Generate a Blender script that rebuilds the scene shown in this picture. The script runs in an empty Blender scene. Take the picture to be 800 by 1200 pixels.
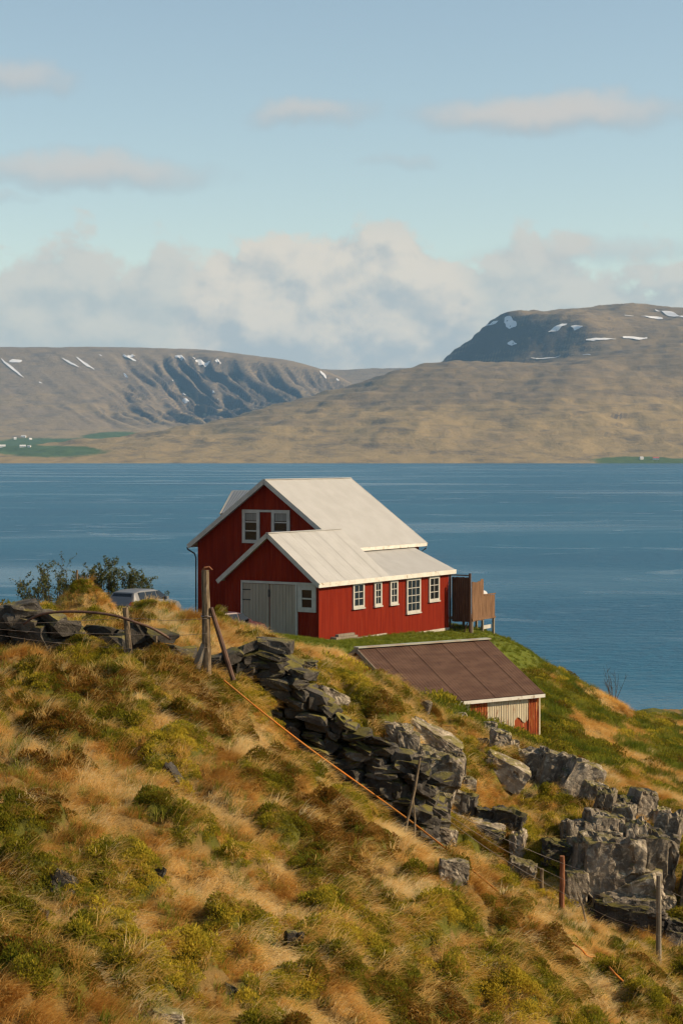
import bpy, bmesh, math, random
import numpy as np
from mathutils import Vector, Matrix, Euler

# ------------------------------------------------------------------ camera, sky, sun, exposure
sc = bpy.context.scene
F, HY, EYE = 2300.0, 535.0, 24.0          # focal length in px of an 800x1200 frame, horizon row, eye height above the sea
cam = bpy.data.cameras.new('camera'); camo = bpy.data.objects.new('camera', cam); sc.collection.objects.link(camo)
cam.sensor_fit = 'VERTICAL'; cam.sensor_height = 36.0; cam.lens = F / 1200 * 36
cam.shift_y = -(600 - HY) / 1200
cam.clip_start = 0.5; cam.clip_end = 60000
camo.location = (0, 0, EYE); camo.rotation_euler = (math.pi / 2, 0, 0)
sc.camera = camo

SUN_AZ, SUN_EL = math.radians(-6), math.radians(31)     # azimuth measured from +x (right) towards +y (away)
sd = Vector((math.cos(SUN_EL) * math.cos(SUN_AZ), math.cos(SUN_EL) * math.sin(SUN_AZ), math.sin(SUN_EL)))
sun = bpy.data.lights.new('sun', 'SUN'); suno = bpy.data.objects.new('sun', sun); sc.collection.objects.link(suno)
sun.energy = 5.0; sun.angle = math.radians(0.6); sun.color = (1.0, 0.80, 0.55)
suno.rotation_euler = sd.to_track_quat('Z', 'Y').to_euler(); suno.location = (60, -10, 60)

sc.view_settings.view_transform = 'Standard'; sc.view_settings.look = 'None'
sc.view_settings.gamma = 1.0; sc.view_settings.use_curve_mapping = False
sc.view_settings.exposure = 0.35
sc.render.engine = 'CYCLES'
sc.cycles.use_denoising = True
sc.cycles.max_bounces = 4; sc.cycles.diffuse_bounces = 2; sc.cycles.glossy_bounces = 2
sc.cycles.transparent_max_bounces = 4; sc.cycles.volume_bounces = 0; sc.cycles.transmission_bounces = 3
sc.cycles.filter_width = 1.4


def srgb(r, g, b):
    return tuple(((c / 255) / 12.92 if c / 255 <= 0.04045 else ((c / 255 + 0.055) / 1.055) ** 2.4) for c in (r, g, b))


class NT:
    """small node-tree helper"""
    def __init__(self, tree):
        self.t = tree; self.n = tree.nodes; self.l = tree.links

    def new(self, typ, **kw):
        n = self.n.new(typ)
        for k, v in kw.items():
            setattr(n, k, v)
        return n

    def link(self, a, b):
        self.l.new(a, b)

    def val(self, sock, v):
        if hasattr(v, 'is_linked') or isinstance(v, bpy.types.NodeSocket):
            self.l.new(v, sock)
        else:
            sock.default_value = v

    def math(self, op, a, b=0.0, c=None, clamp=False):
        n = self.new('ShaderNodeMath', operation=op); n.use_clamp = clamp
        self.val(n.inputs[0], a); self.val(n.inputs[1], b)
        if c is not None: self.val(n.inputs[2], c)
        return n.outputs[0]

    def mix(self, f, a, b):
        n = self.new('ShaderNodeMix', data_type='RGBA')
        self.val(n.inputs[0], f)
        for s, v in ((n.inputs[6], a), (n.inputs[7], b)):
            if isinstance(v, tuple): s.default_value = (*v, 1) if len(v) == 3 else v
            else: self.l.new(v, s)
        return n.outputs[2]

    def noise(self, vec, scale, detail=4, rough=0.55, dist=0.0):
        n = self.new('ShaderNodeTexNoise')
        if vec is not None: self.l.new(vec, n.inputs['Vector'])
        n.inputs['Scale'].default_value = scale; n.inputs['Detail'].default_value = detail
        n.inputs['Roughness'].default_value = rough; n.inputs['Distortion'].default_value = dist
        return n.outputs['Fac']

    def mapping(self, vec, scale=(1, 1, 1), loc=(0, 0, 0), rot=(0, 0, 0)):
        n = self.new('ShaderNodeMapping'); self.l.new(vec, n.inputs['Vector'])
        n.inputs['Scale'].default_value = scale; n.inputs['Location'].default_value = loc; n.inputs['Rotation'].default_value = rot
        return n.outputs[0]

    def ramp(self, fac, stops):
        n = self.new('ShaderNodeValToRGB'); e = n.color_ramp.elements
        while len(e) < len(stops): e.new(0.5)
        for el, (p, c) in zip(e, stops):
            el.position = p; el.color = (*c, 1) if len(c) == 3 else c
        self.val(n.inputs[0], fac)
        return n.outputs[0]

    def smooth(self, x, lo, hi):
        n = self.new('ShaderNodeMapRange', interpolation_type='SMOOTHSTEP')
        self.val(n.inputs[0], x); n.inputs[1].default_value = lo; n.inputs[2].default_value = hi
        return n.outputs[0]


# ---- sky: Nishita with a cumulus bank along the horizon and thin lens clouds higher up
world = bpy.data.worlds.new('World'); sc.world = world; world.use_nodes = True
w = NT(world.node_tree); w.n.clear()
out = w.new('ShaderNodeOutputWorld'); bg = w.new('ShaderNodeBackground'); w.link(bg.outputs[0], out.inputs[0])
SKY_STRENGTH = 0.11
bg.inputs['Strength'].default_value = SKY_STRENGTH
sky = w.new('ShaderNodeTexSky', sky_type='NISHITA'); sky.sun_disc = False
sky.sun_elevation = SUN_EL
sky.sun_rotation = math.atan2(sd.x, sd.y)
sky.altitude = 0; sky.air_density = 1.0; sky.dust_density = 0.2; sky.ozone_density = 2.5
tc = w.new('ShaderNodeTexCoord')
sep = w.new('ShaderNodeSeparateXYZ'); w.link(tc.outputs['Generated'], sep.inputs[0])
az = w.math('ARCTAN2', sep.outputs[0], sep.outputs[1])         # radians, 0 straight ahead, + to the right
el = w.math('ARCSINE', sep.outputs[2])
wob = w.new('ShaderNodeTexNoise'); w.link(tc.outputs['Generated'], wob.inputs['Vector'])
wob.inputs['Scale'].default_value = 34; wob.inputs['Detail'].default_value = 6; wob.inputs['Roughness'].default_value = 0.6
sepw = w.new('ShaderNodeSeparateColor'); w.link(wob.outputs['Color'], sepw.inputs[0])


def A(px): return math.atan((px - 400) / F)
def El(py): return math.atan((HY - py) / F)


def cloudfield(daz, dele):
    """cumulus density at a direction shifted by (daz, dele)"""
    a2 = w.math('ADD', az, daz); e2 = w.math('ADD', el, dele)
    cmb = w.new('ShaderNodeCombineXYZ')
    w.link(w.math('SINE', a2), cmb.inputs[0]); w.link(w.math('COSINE', a2), cmb.inputs[1])
    w.link(w.math('MULTIPLY', e2, 1.35), cmb.inputs[2])
    big = w.noise(cmb.outputs[0], 15, 2, 0.5)
    fine = w.noise(cmb.outputs[0], 40, 8, 0.60, 0.1)
    wn = w.new('ShaderNodeTexNoise'); w.link(cmb.outputs[0], wn.inputs['Vector']); wn.inputs['Scale'].default_value = 55; wn.inputs['Detail'].default_value = 5
    wv = w.new('ShaderNodeMix', data_type='VECTOR'); wv.inputs[0].default_value = 0.030; w.link(cmb.outputs[0], wv.inputs[4]); w.link(wn.outputs['Color'], wv.inputs[5])
    d = w.math('ADD', w.math('MULTIPLY', big, 0.40), w.math('MULTIPLY', fine, 0.50))
    for sc_, k_ in ((26, 0.30), (62, 0.17)):
        vo = w.new('ShaderNodeTexVoronoi', feature='F1'); vo.inputs['Scale'].default_value = sc_; w.link(wv.outputs[1], vo.inputs['Vector'])
        d = w.math('ADD', d, w.math('MULTIPLY', w.math('SUBTRACT', 0.5, vo.outputs['Distance']), k_))
    # the towering heap ahead: its top about 6.5 degrees up
    xx = w.math('DIVIDE', w.math('SUBTRACT', a2, A(385)), 0.078)
    hx = w.math('MULTIPLY', xx, xx)
    yy = w.math('DIVIDE', w.math('SUBTRACT', e2, El(375)), 0.050)
    heap = w.math('SUBTRACT', 1.0, w.math('POWER', w.math('ADD', w.math('MULTIPLY', hx, hx), w.math('MULTIPLY', yy, yy)), 0.5))
    heap = w.math('MAXIMUM', heap, -0.6)
    # the bank fades out with height all round the horizon
    bank = w.math('SUBTRACT', 0.90, w.math('DIVIDE', w.math('MAXIMUM', w.math('SUBTRACT', e2, 0.052), 0.0), 0.068))
    bank = w.math('MAXIMUM', bank, -1.2)
    env = w.math('MAXIMUM', w.math('MULTIPLY', heap, 1.0), w.math('MULTIPLY', bank, 0.62))
    return w.math('ADD', w.math('SUBTRACT', d, 0.47), env), heap, d


c0, heap0, d0 = cloudfield(0, 0); c1, heap1, d1 = cloudfield(0.006, 0.010)
m_cum = w.smooth(c0, 0.0, 0.15)
m_cum = w.math('MULTIPLY', m_cum, w.math('ADD', 0.90, w.math('MULTIPLY', w.smooth(heap0, -0.10, 0.25), 0.10)))   # the bank is thinner than the heap
lit = w.smooth(w.math('ADD', w.math('MULTIPLY', w.math('SUBTRACT', d0, d1), 0.75), w.math('MULTIPLY', w.math('SUBTRACT', el, El(355)), 2.6)), -0.17, 0.13)
# the shaded undersides grow towards the base of the bank
low = w.smooth(heap0, -0.15, 0.30)
lit = w.math('MULTIPLY', lit, w.math('ADD', 0.62, w.math('MULTIPLY', low, 0.38)), clamp=True)

# thin lens-shaped clouds
lens = None
lens_lit = None
LENS = [(360, 134, 86, 17, .75), (640, 134, 175, 24, 1.0), (22, 94, 75, 20, .70), (105, 203, 170, 22, .85), (470, 187, 48, 8, .45),
        (88, 184, 40, 9, .45), (0, 233, 45, 8, .5), (790, 142, 40, 13, .45), (700, 297, 170, 17, .6),
        # outside the frame, the same kind of cloud going on
        (-260, 150, 150, 20, .8), (1080, 90, 190, 24, .8), (1250, 200, 150, 18, .7), (-520, 60, 190, 25, .7), (300, -160, 200, 24, .7), (900, -260, 230, 30, .7)]
wa = w.math('MULTIPLY', w.math('SUBTRACT', sepw.outputs[0], 0.5), 0.05)
we = w.math('MULTIPLY', w.math('SUBTRACT', sepw.outputs[1], 0.5), 0.020)
azw = w.math('ADD', az, wa); elw = w.math('ADD', el, we)
for (px, py, rx, ry, s) in LENS:
    dx = w.math('DIVIDE', w.math('SUBTRACT', azw, A(px)), rx * 1.12 / F)
    de = w.math('DIVIDE', w.math('SUBTRACT', elw, El(py)), ry * 1.3 / F)
    r2 = w.math('ADD', w.math('MULTIPLY', dx, dx), w.math('MULTIPLY', de, de))
    k = w.math('MULTIPLY', w.math('MAXIMUM', w.math('SUBTRACT', 1.0, r2), 0.0), s)
    ll = w.math('MULTIPLY', k, w.math('ADD', w.math('MULTIPLY', de, 0.5), 0.55))
    lens = k if lens is None else w.math('MAXIMUM', lens, k)
    lens_lit = ll if lens_lit is None else w.math('MAXIMUM', lens_lit, ll)
m_lens = w.math('MULTIPLY', w.smooth(lens, 0.0, 1.0), 0.84)
K = 1 / SKY_STRENGTH
def kc(r, g, b): return tuple(c * K * 0.785 for c in srgb(r, g, b))      # as bright as they show at this exposure
skyc = w.new('ShaderNodeMix', data_type='RGBA'); skyc.blend_type = 'MULTIPLY'; skyc.inputs[0].default_value = 1.0
w.link(sky.outputs[0], skyc.inputs[6]); skyc.inputs[7].default_value = (1.40, 1.19, 0.94, 1)
base = skyc.outputs[2]
lenscol = w.mix(w.smooth(lens_lit, 0.05, 0.55), kc(176, 186, 191), kc(212, 205, 197))
col = w.mix(m_lens, base, lenscol)
cumcol = w.mix(lit, kc(186, 193, 193), kc(231, 222, 206))
col = w.mix(w.math('MULTIPLY', m_cum, 0.97), col, cumcol)
w.link(col, bg.inputs['Color'])

# ------------------------------------------------------------------ helpers
C = sc.collection
rnd = random.Random(7)
nrg = np.random.default_rng(11)


def vnoise(x, y, seed=0):
    x = np.asarray(x, float); y = np.asarray(y, float)
    xi = np.floor(x).astype(np.int64); yi = np.floor(y).astype(np.int64)
    fx = x - xi; fy = y - yi
    fx = fx * fx * fx * (fx * (fx * 6 - 15) + 10); fy = fy * fy * fy * (fy * (fy * 6 - 15) + 10)

    def h(a, b):
        n = (a * 374761393 + b * 668265263 + seed * 974634777) & 0xffffffff
        n = ((n ^ (n >> 13)) * 1274126177) & 0xffffffff
        n = n ^ (n >> 16)
        return (n & 0xffff) / 65535.0
    a = h(xi, yi); b = h(xi + 1, yi); c = h(xi, yi + 1); d = h(xi + 1, yi + 1)
    return (a * (1 - fx) + b * fx) * (1 - fy) + (c * (1 - fx) + d * fx) * fy


def fbm(x, y, octv=4, seed=0, gain=0.5):
    s = 0; amp = 1; tot = 0; x = np.asarray(x, float); y = np.asarray(y, float)
    for i in range(octv):
        s = s + amp * vnoise(x * 2 ** i + 17.3 * i, y * 2 ** i - 9.1 * i, seed + i); tot += amp; amp *= gain
    return s / tot


class TPS:
    def __init__(self, pts, smooth=0.0, unit=1.0):
        P = np.array([(p[0] / unit, p[1] / unit) for p in pts], float); z = np.array([p[2] for p in pts], float)
        n = len(P); self.P = P; self.u = unit
        d2 = ((P[:, None] - P[None]) ** 2).sum(-1)
        Kk = np.where(d2 > 0, 0.5 * d2 * np.log(np.maximum(d2, 1e-12)), 0.0) + np.eye(n) * smooth
        Q = np.hstack([np.ones((n, 1)), P])
        M = np.vstack([np.hstack([Kk, Q]), np.hstack([Q.T, np.zeros((3, 3))])])
        s = np.linalg.solve(M, np.concatenate([z, np.zeros(3)]))
        self.w = s[:n]; self.a = s[n:]

    def __call__(self, x, y):
        x = np.asarray(x, float) / self.u; y = np.asarray(y, float) / self.u
        r = self.a[0] + self.a[1] * x + self.a[2] * y
        for (px, py), wt in zip(self.P, self.w):
            d2 = (x - px) ** 2 + (y - py) ** 2
            r = r + wt * 0.5 * d2 * np.log(np.maximum(d2, 1e-12))
        return r


def W(px, py, D):
    """pixel of the 800x1200 photograph at depth D -> world point"""
    return ((px - 400) / F * D, D, EYE + (HY - py) / F * D)


def mesh_obj(name, verts, faces, mat=None, parent=None, smooth=False, link=True):
    me = bpy.data.meshes.new(name); me.from_pydata([tuple(v) for v in verts], [], [tuple(f) for f in faces]); me.update()
    if smooth: me.polygons.foreach_set('use_smooth', [True] * len(me.polygons))
    o = bpy.data.objects.new(name, me)
    if mat: me.materials.append(mat)
    if link: C.objects.link(o)
    if parent: o.parent = parent
    return o


def bm_obj(name, bm, mat=None, parent=None, smooth=False):
    me = bpy.data.meshes.new(name); bm.to_mesh(me); bm.free()
    if smooth: me.polygons.foreach_set('use_smooth', [True] * len(me.polygons))
    o = bpy.data.objects.new(name, me); C.objects.link(o)
    if mat: me.materials.append(mat)
    if parent: o.parent = parent
    return o


def share(name, me, parent=None, loc=(0, 0, 0), rot=(0, 0, 0), scl=(1, 1, 1)):
    o = bpy.data.objects.new(name, me); C.objects.link(o)
    o.location = loc; o.rotation_euler = rot; o.scale = scl
    if parent: o.parent = parent
    return o


def empty(name, loc=(0, 0, 0), rz=0.0):
    o = bpy.data.objects.new(name, None); C.objects.link(o); o.location = loc; o.rotation_euler = (0, 0, rz)
    o.empty_display_size = 0.2
    return o


def tag(o, label=None, cat=None, group=None, kind=None):
    if label: o['label'] = label
    if cat: o['category'] = cat
    if group: o['group'] = group
    if kind: o['kind'] = kind
    return o


def box(bm, x0, x1, y0, y1, z0, z1):
    v = [bm.verts.new(p) for p in ((x0, y0, z0), (x1, y0, z0), (x1, y1, z0), (x0, y1, z0), (x0, y0, z1), (x1, y0, z1), (x1, y1, z1), (x0, y1, z1))]
    for f in ((0, 3, 2, 1), (4, 5, 6, 7), (0, 1, 5, 4), (1, 2, 6, 5), (2, 3, 7, 6), (3, 0, 4, 7)):
        bm.faces.new([v[i] for i in f])
    return v


def beam(bm, P, Q, wid, hei, up=(0, 0, 1), taper=1.0):
    """a square bar from P to Q, wid across, hei along up"""
    P = Vector(P); Q = Vector(Q); d = (Q - P).normalized(); up = Vector(up)
    s = d.cross(up).normalized(); t = s.cross(d).normalized()
    vs = []
    for p, k in ((P, 1), (Q, taper)):
        for a, b in ((-1, -1), (1, -1), (1, 1), (-1, 1)):
            vs.append(bm.verts.new(p + s * (a * wid * k / 2) + t * (b * hei * k / 2)))
    for f in ((0, 1, 2, 3), (7, 6, 5, 4), (0, 4, 5, 1), (1, 5, 6, 2), (2, 6, 7, 3), (3, 7, 4, 0)):
        bm.faces.new([vs[i] for i in f])


def tube(bm, pts, rad, seg=8, cap=True):
    pts = [Vector(p) for p in pts]
    rads = rad if isinstance(rad, (list, tuple)) else [rad] * len(pts)
    rings = []
    for i, p in enumerate(pts):
        d = (pts[min(i + 1, len(pts) - 1)] - pts[max(i - 1, 0)]).normalized()
        ref = Vector((0, 0, 1)) if abs(d.z) < 0.9 else Vector((1, 0, 0))
        a = d.cross(ref).normalized(); b = a.cross(d).normalized()
        rings.append([bm.verts.new(p + (a * math.cos(2 * math.pi * k / seg) + b * math.sin(2 * math.pi * k / seg)) * rads[i]) for k in range(seg)])
    for r0, r1 in zip(rings, rings[1:]):
        for k in range(seg):
            bm.faces.new((r0[k], r0[(k + 1) % seg], r1[(k + 1) % seg], r1[k]))
    if cap:
        bm.faces.new(rings[0][::-1]); bm.faces.new(rings[-1])


# ------------------------------------------------------------------ materials
def principled(name, rough=0.8, spec=0.3):
    m = bpy.data.materials.new(name); m.use_nodes = True
    t = NT(m.node_tree); p = m.node_tree.nodes['Principled BSDF']
    p.inputs['Roughness'].default_value = rough; p.inputs['Specular IOR Level'].default_value = spec
    return m, t, p


def two_tone(name, c1, c2, scale, rough=0.8, spec=0.3, stretch=(1, 1, 1), bump=0.0, bscale=None, detail=5, lo=0.35, hi=0.65, bdist=0.02, third=None):
    m, t, p = principled(name, rough, spec)
    co = t.new('ShaderNodeTexCoord').outputs['Object']
    v = t.mapping(co, stretch)
    n = t.noise(v, scale, detail, 0.6)
    col = t.mix(t.smooth(n, lo, hi), c1, c2)
    if third:
        c3, s3, l3, h3 = third
        n3 = t.noise(t.mapping(co, stretch, (13, 5, 2)), s3, 6, 0.65)
        col = t.mix(t.smooth(n3, l3, h3), col, c3)
    t.link(col, p.inputs['Base Color'])
    if bump:
        b = t.new('ShaderNodeBump'); b.inputs['Strength'].default_value = bump; b.inputs['Distance'].default_value = bdist
        t.link(t.noise(co, bscale or scale * 4, 6, 0.65), b.inputs['Height']); t.link(b.outputs[0], p.inputs['Normal'])
    return m


M = {}
M['red'] = two_tone('red_paint', (0.165, 0.0110, 0.0030), (0.225, 0.0200, 0.0050), 1.3, 0.75, 0.10, (5, 5, 0.30), 0.15, 8, third=((0.235, 0.050, 0.022), 1.6, 0.57, 0.78))
M['roof_white'] = two_tone('white_roof_paint', (0.410, 0.396, 0.367), (0.446, 0.432, 0.403), 0.9, 0.55, 0.3, (1, 1, 1), 0.05, 10, third=((0.382, 0.346, 0.295), 1.7, 0.60, 0.9))
M['trim'] = two_tone('white_trim', (0.39, 0.37, 0.325), (0.46, 0.44, 0.39), 3, 0.65, 0.2, (1, 1, 1), 0.1, 20)
M['fascia'] = two_tone('stained_fascia', (0.541, 0.508, 0.435), (0.607, 0.582, 0.517), 2, 0.65, 0.25, (1, 1, 1), 0.15, 15, third=((0.246, 0.164, 0.090), 3.5, 0.56, 0.72))
M['door'] = two_tone('white_door_paint', (0.29, 0.245, 0.188), (0.335, 0.285, 0.222), 2, 0.7, 0.15, (2, 2, 0.3), 0.1, 12)
M['iron'] = two_tone('black_iron', (0.02, 0.02, 0.02), (0.05, 0.04, 0.035), 8, 0.6, 0.4)
M['concrete'] = two_tone('pale_concrete', (0.357, 0.323, 0.264), (0.468, 0.425, 0.357), 2, 0.9, 0.2, (1, 1, 1), 0.3, 12)
M['rust_roof'] = two_tone('rusty_brown_roof', (0.078, 0.041, 0.027), (0.108, 0.060, 0.039), 0.8, 0.8, 0.15, (1, 3, 1), 0.15, 14, third=((0.062, 0.034, 0.024), 2.6, 0.50, 0.75))
M['verdigris'] = two_tone('ridge_metal', (0.30, 0.22, 0.15), (0.36, 0.36, 0.29), 1.2, 0.6, 0.3, (1, 1, 1), 0.1, 10)
M['cream'] = two_tone('cream_sheet', (0.44, 0.37, 0.25), (0.54, 0.47, 0.33), 2, 0.7, 0.2, (4, 4, 0.6), 0.1, 14, third=((0.24, 0.085, 0.030), 2.2, 0.57, 0.68))
M['rust'] = two_tone('rusty_red_sheet', (0.20, 0.028, 0.011), (0.33, 0.090, 0.022), 3, 0.85, 0.15, (4, 4, 0.7), 0.2, 14, third=((0.46, 0.215, 0.075), 2.6, 0.54, 0.68))
M['old_wood'] = two_tone('weathered_wood', (0.085, 0.060, 0.036), (0.215, 0.160, 0.100), 5, 0.9, 0.15, (6, 6, 0.9), 0.6, 22, third=((0.26, 0.23, 0.18), 4, .58, .70))
M['grey_wood'] = two_tone('grey_wood', (0.158, 0.130, 0.094), (0.259, 0.216, 0.158), 3, 0.85, 0.2, (6, 6, 0.7), 0.35, 18)
M['deck_wood'] = two_tone('brown_deck_boards', (0.125, 0.066, 0.034), (0.200, 0.110, 0.058), 2.5, 0.8, 0.2, (4, 4, 0.5), 0.2, 16)
M['shade_wood'] = two_tone('shade_side_boards', (0.070, 0.038, 0.024), (0.11, 0.06, 0.036), 2.5, 0.75, 0.25, (4, 4, 0.5), 0.2, 16)  # darker copy of the deck boards, shade of the camera-facing side in its colour
M['rust_post'] = two_tone('rusty_brown_post', (0.16, 0.06, 0.03), (0.26, 0.11, 0.05), 5, 0.85, 0.2, (3, 3, 0.7), 0.3, 20)
M['rope'] = two_tone('orange_rope', (0.52, 0.155, 0.022), (0.40, 0.17, 0.04), 4, 0.85, 0.1)
M['rubber'] = two_tone('black_rubber', (0.02, 0.02, 0.02), (0.035, 0.035, 0.035), 8, 0.8, 0.3)
M['hose'] = two_tone('brown_pipe', (0.075, 0.040, 0.028), (0.14, 0.075, 0.045), 6, 0.6, 0.3)
M['wire'] = two_tone('fence_wire_metal', (0.12, 0.09, 0.07), (0.22, 0.18, 0.15), 6, 0.5, 0.4)


def rock_material(name, dark, mid, lichen, amount):
    m, t, p = principled(name, 0.9, 0.2)
    geo = t.new('ShaderNodeNewGeometry').outputs['Position']
    n1 = t.noise(geo, 3.2, 7, 0.65, 0.3)
    col = t.mix(t.smooth(n1, 0.35, 0.68), dark, mid)
    n2 = t.noise(t.mapping(geo, (1, 1, 1), (31, 7, 3)), 9.0, 8, 0.72, 0.6)
    col = t.mix(t.smooth(n2, 0.62 - amount, 0.74 - amount * 0.6), col, lichen)
    n3 = t.noise(t.mapping(geo, (1, 1, 1), (3, 17, 9)), 2.0, 5, 0.6)
    col = t.mix(t.math('MULTIPLY', t.smooth(n3, 0.60, 0.72), 0.75), col, (0.10, 0.085, 0.018))
    sn = t.new('ShaderNodeSeparateXYZ'); t.link(t.new('ShaderNodeNewGeometry').outputs['Normal'], sn.inputs[0])
    ledge = t.math('MULTIPLY', t.smooth(sn.outputs[2], 0.45, 0.85), t.smooth(n3, 0.40, 0.55))
    col = t.mix(t.math('MULTIPLY', ledge, 0.8), col, (0.15, 0.125, 0.022))
    oi = t.new('ShaderNodeObjectInfo').outputs['Random']
    hs = t.new('ShaderNodeHueSaturation'); t.link(col, hs.inputs['Color']); t.link(t.math('ADD', 0.60, t.math('MULTIPLY', oi, 0.85)), hs.inputs['Value']); col = hs.outputs[0]
    t.link(col, p.inputs['Base Color'])
    vor = t.new('ShaderNodeTexVoronoi', feature='DISTANCE_TO_EDGE'); vor.inputs['Scale'].default_value = 4.2
    wv = t.new('ShaderNodeMix', data_type='VECTOR'); wv.inputs[0].default_value = 0.12
    nc = t.new('ShaderNodeTexNoise'); nc.inputs['Scale'].default_value = 3; t.link(geo, nc.inputs['Vector'])
    t.link(t.mapping(geo, (1, 1, 0.7)), wv.inputs[4]); t.link(nc.outputs['Color'], wv.inputs[5]); t.link(wv.outputs[1], vor.inputs['Vector'])
    crack = t.smooth(vor.outputs['Distance'], 0.0, 0.035)
    h = t.math('ADD', t.math('MULTIPLY', t.noise(geo, 11, 8, 0.72), 0.8), t.math('MULTIPLY', crack, 0.10))
    b = t.new('ShaderNodeBump'); b.inputs['Strength'].default_value = 0.85; b.inputs['Distance'].default_value = 0.06
    t.link(h, b.inputs['Height']); t.link(b.outputs[0], p.inputs['Normal'])
    return m


M['wall_stone'] = rock_material('wall_stone', (0.036, 0.031, 0.026), (0.095, 0.083, 0.067), (0.34, 0.30, 0.23), 0.04)  # darkened base colour stands in for shade on the wall's camera side
M['bedrock'] = rock_material('bedrock', (0.120, 0.096, 0.071), (0.34, 0.28, 0.205), (0.58, 0.49, 0.36), 0.11)


def glass_mat():
    m, t, p = principled('window_glass', 0.06, 0.5)
    p.inputs['Base Color'].default_value = (0.012, 0.014, 0.014, 1); p.inputs['IOR'].default_value = 1.5
    return m
M['glass'] = glass_mat()
M['curtain'] = two_tone('pale_curtain', (0.20, 0.19, 0.165), (0.27, 0.25, 0.22), 3, 0.9, 0.1, (6, 6, 0.3))


def plant_mat(name, stops, trans=0.35, vary=0.25):
    """leaf or blade: colour from the plant's own tint plus variation from blade to blade"""
    m = bpy.data.materials.new(name); m.use_nodes = True; t = NT(m.node_tree); t.n.clear()
    o = t.new('ShaderNodeOutputMaterial')
    a = t.new('ShaderNodeAttribute', attribute_name='tint', attribute_type='INSTANCER').outputs['Fac']
    b = t.new('ShaderNodeAttribute', attribute_name='var', attribute_type='GEOMETRY').outputs['Fac']
    f = t.math('ADD', a, t.math('MULTIPLY', t.math('SUBTRACT', b, 0.5), vary), clamp=True)
    col = t.ramp(f, stops)
    d = t.new('ShaderNodeBsdfDiffuse'); tr = t.new('ShaderNodeBsdfTranslucent'); mx = t.new('ShaderNodeMixShader')
    t.link(col, d.inputs[0]); t.link(col, tr.inputs[0]); mx.inputs[0].default_value = trans
    t.link(d.outputs[0], mx.inputs[1]); t.link(tr.outputs[0], mx.inputs[2]); t.link(mx.outputs[0], o.inputs[0])
    return m


M['straw'] = plant_mat('straw_blades', [(0.0, (0.44, 0.215, 0.045)), (0.3, (0.74, 0.44, 0.110)), (0.65, (0.90, 0.62, 0.210)), (1.0, (0.94, 0.76, 0.42))], 0.55, 0.45)
M['heath'] = plant_mat('heath_leaves', [(0.0, (0.20, 0.090, 0.018)), (0.25, (0.155, 0.115, 0.013)), (0.55, (0.175, 0.170, 0.016)), (0.8, (0.35, 0.285, 0.026)), (1.0, (0.54, 0.40, 0.045))], 0.45, 0.4)
M['green'] = plant_mat('green_blades', [(0.0, (0.085, 0.110, 0.012)), (0.5, (0.165, 0.190, 0.020)), (1.0, (0.30, 0.28, 0.045))], 0.4)

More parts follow.
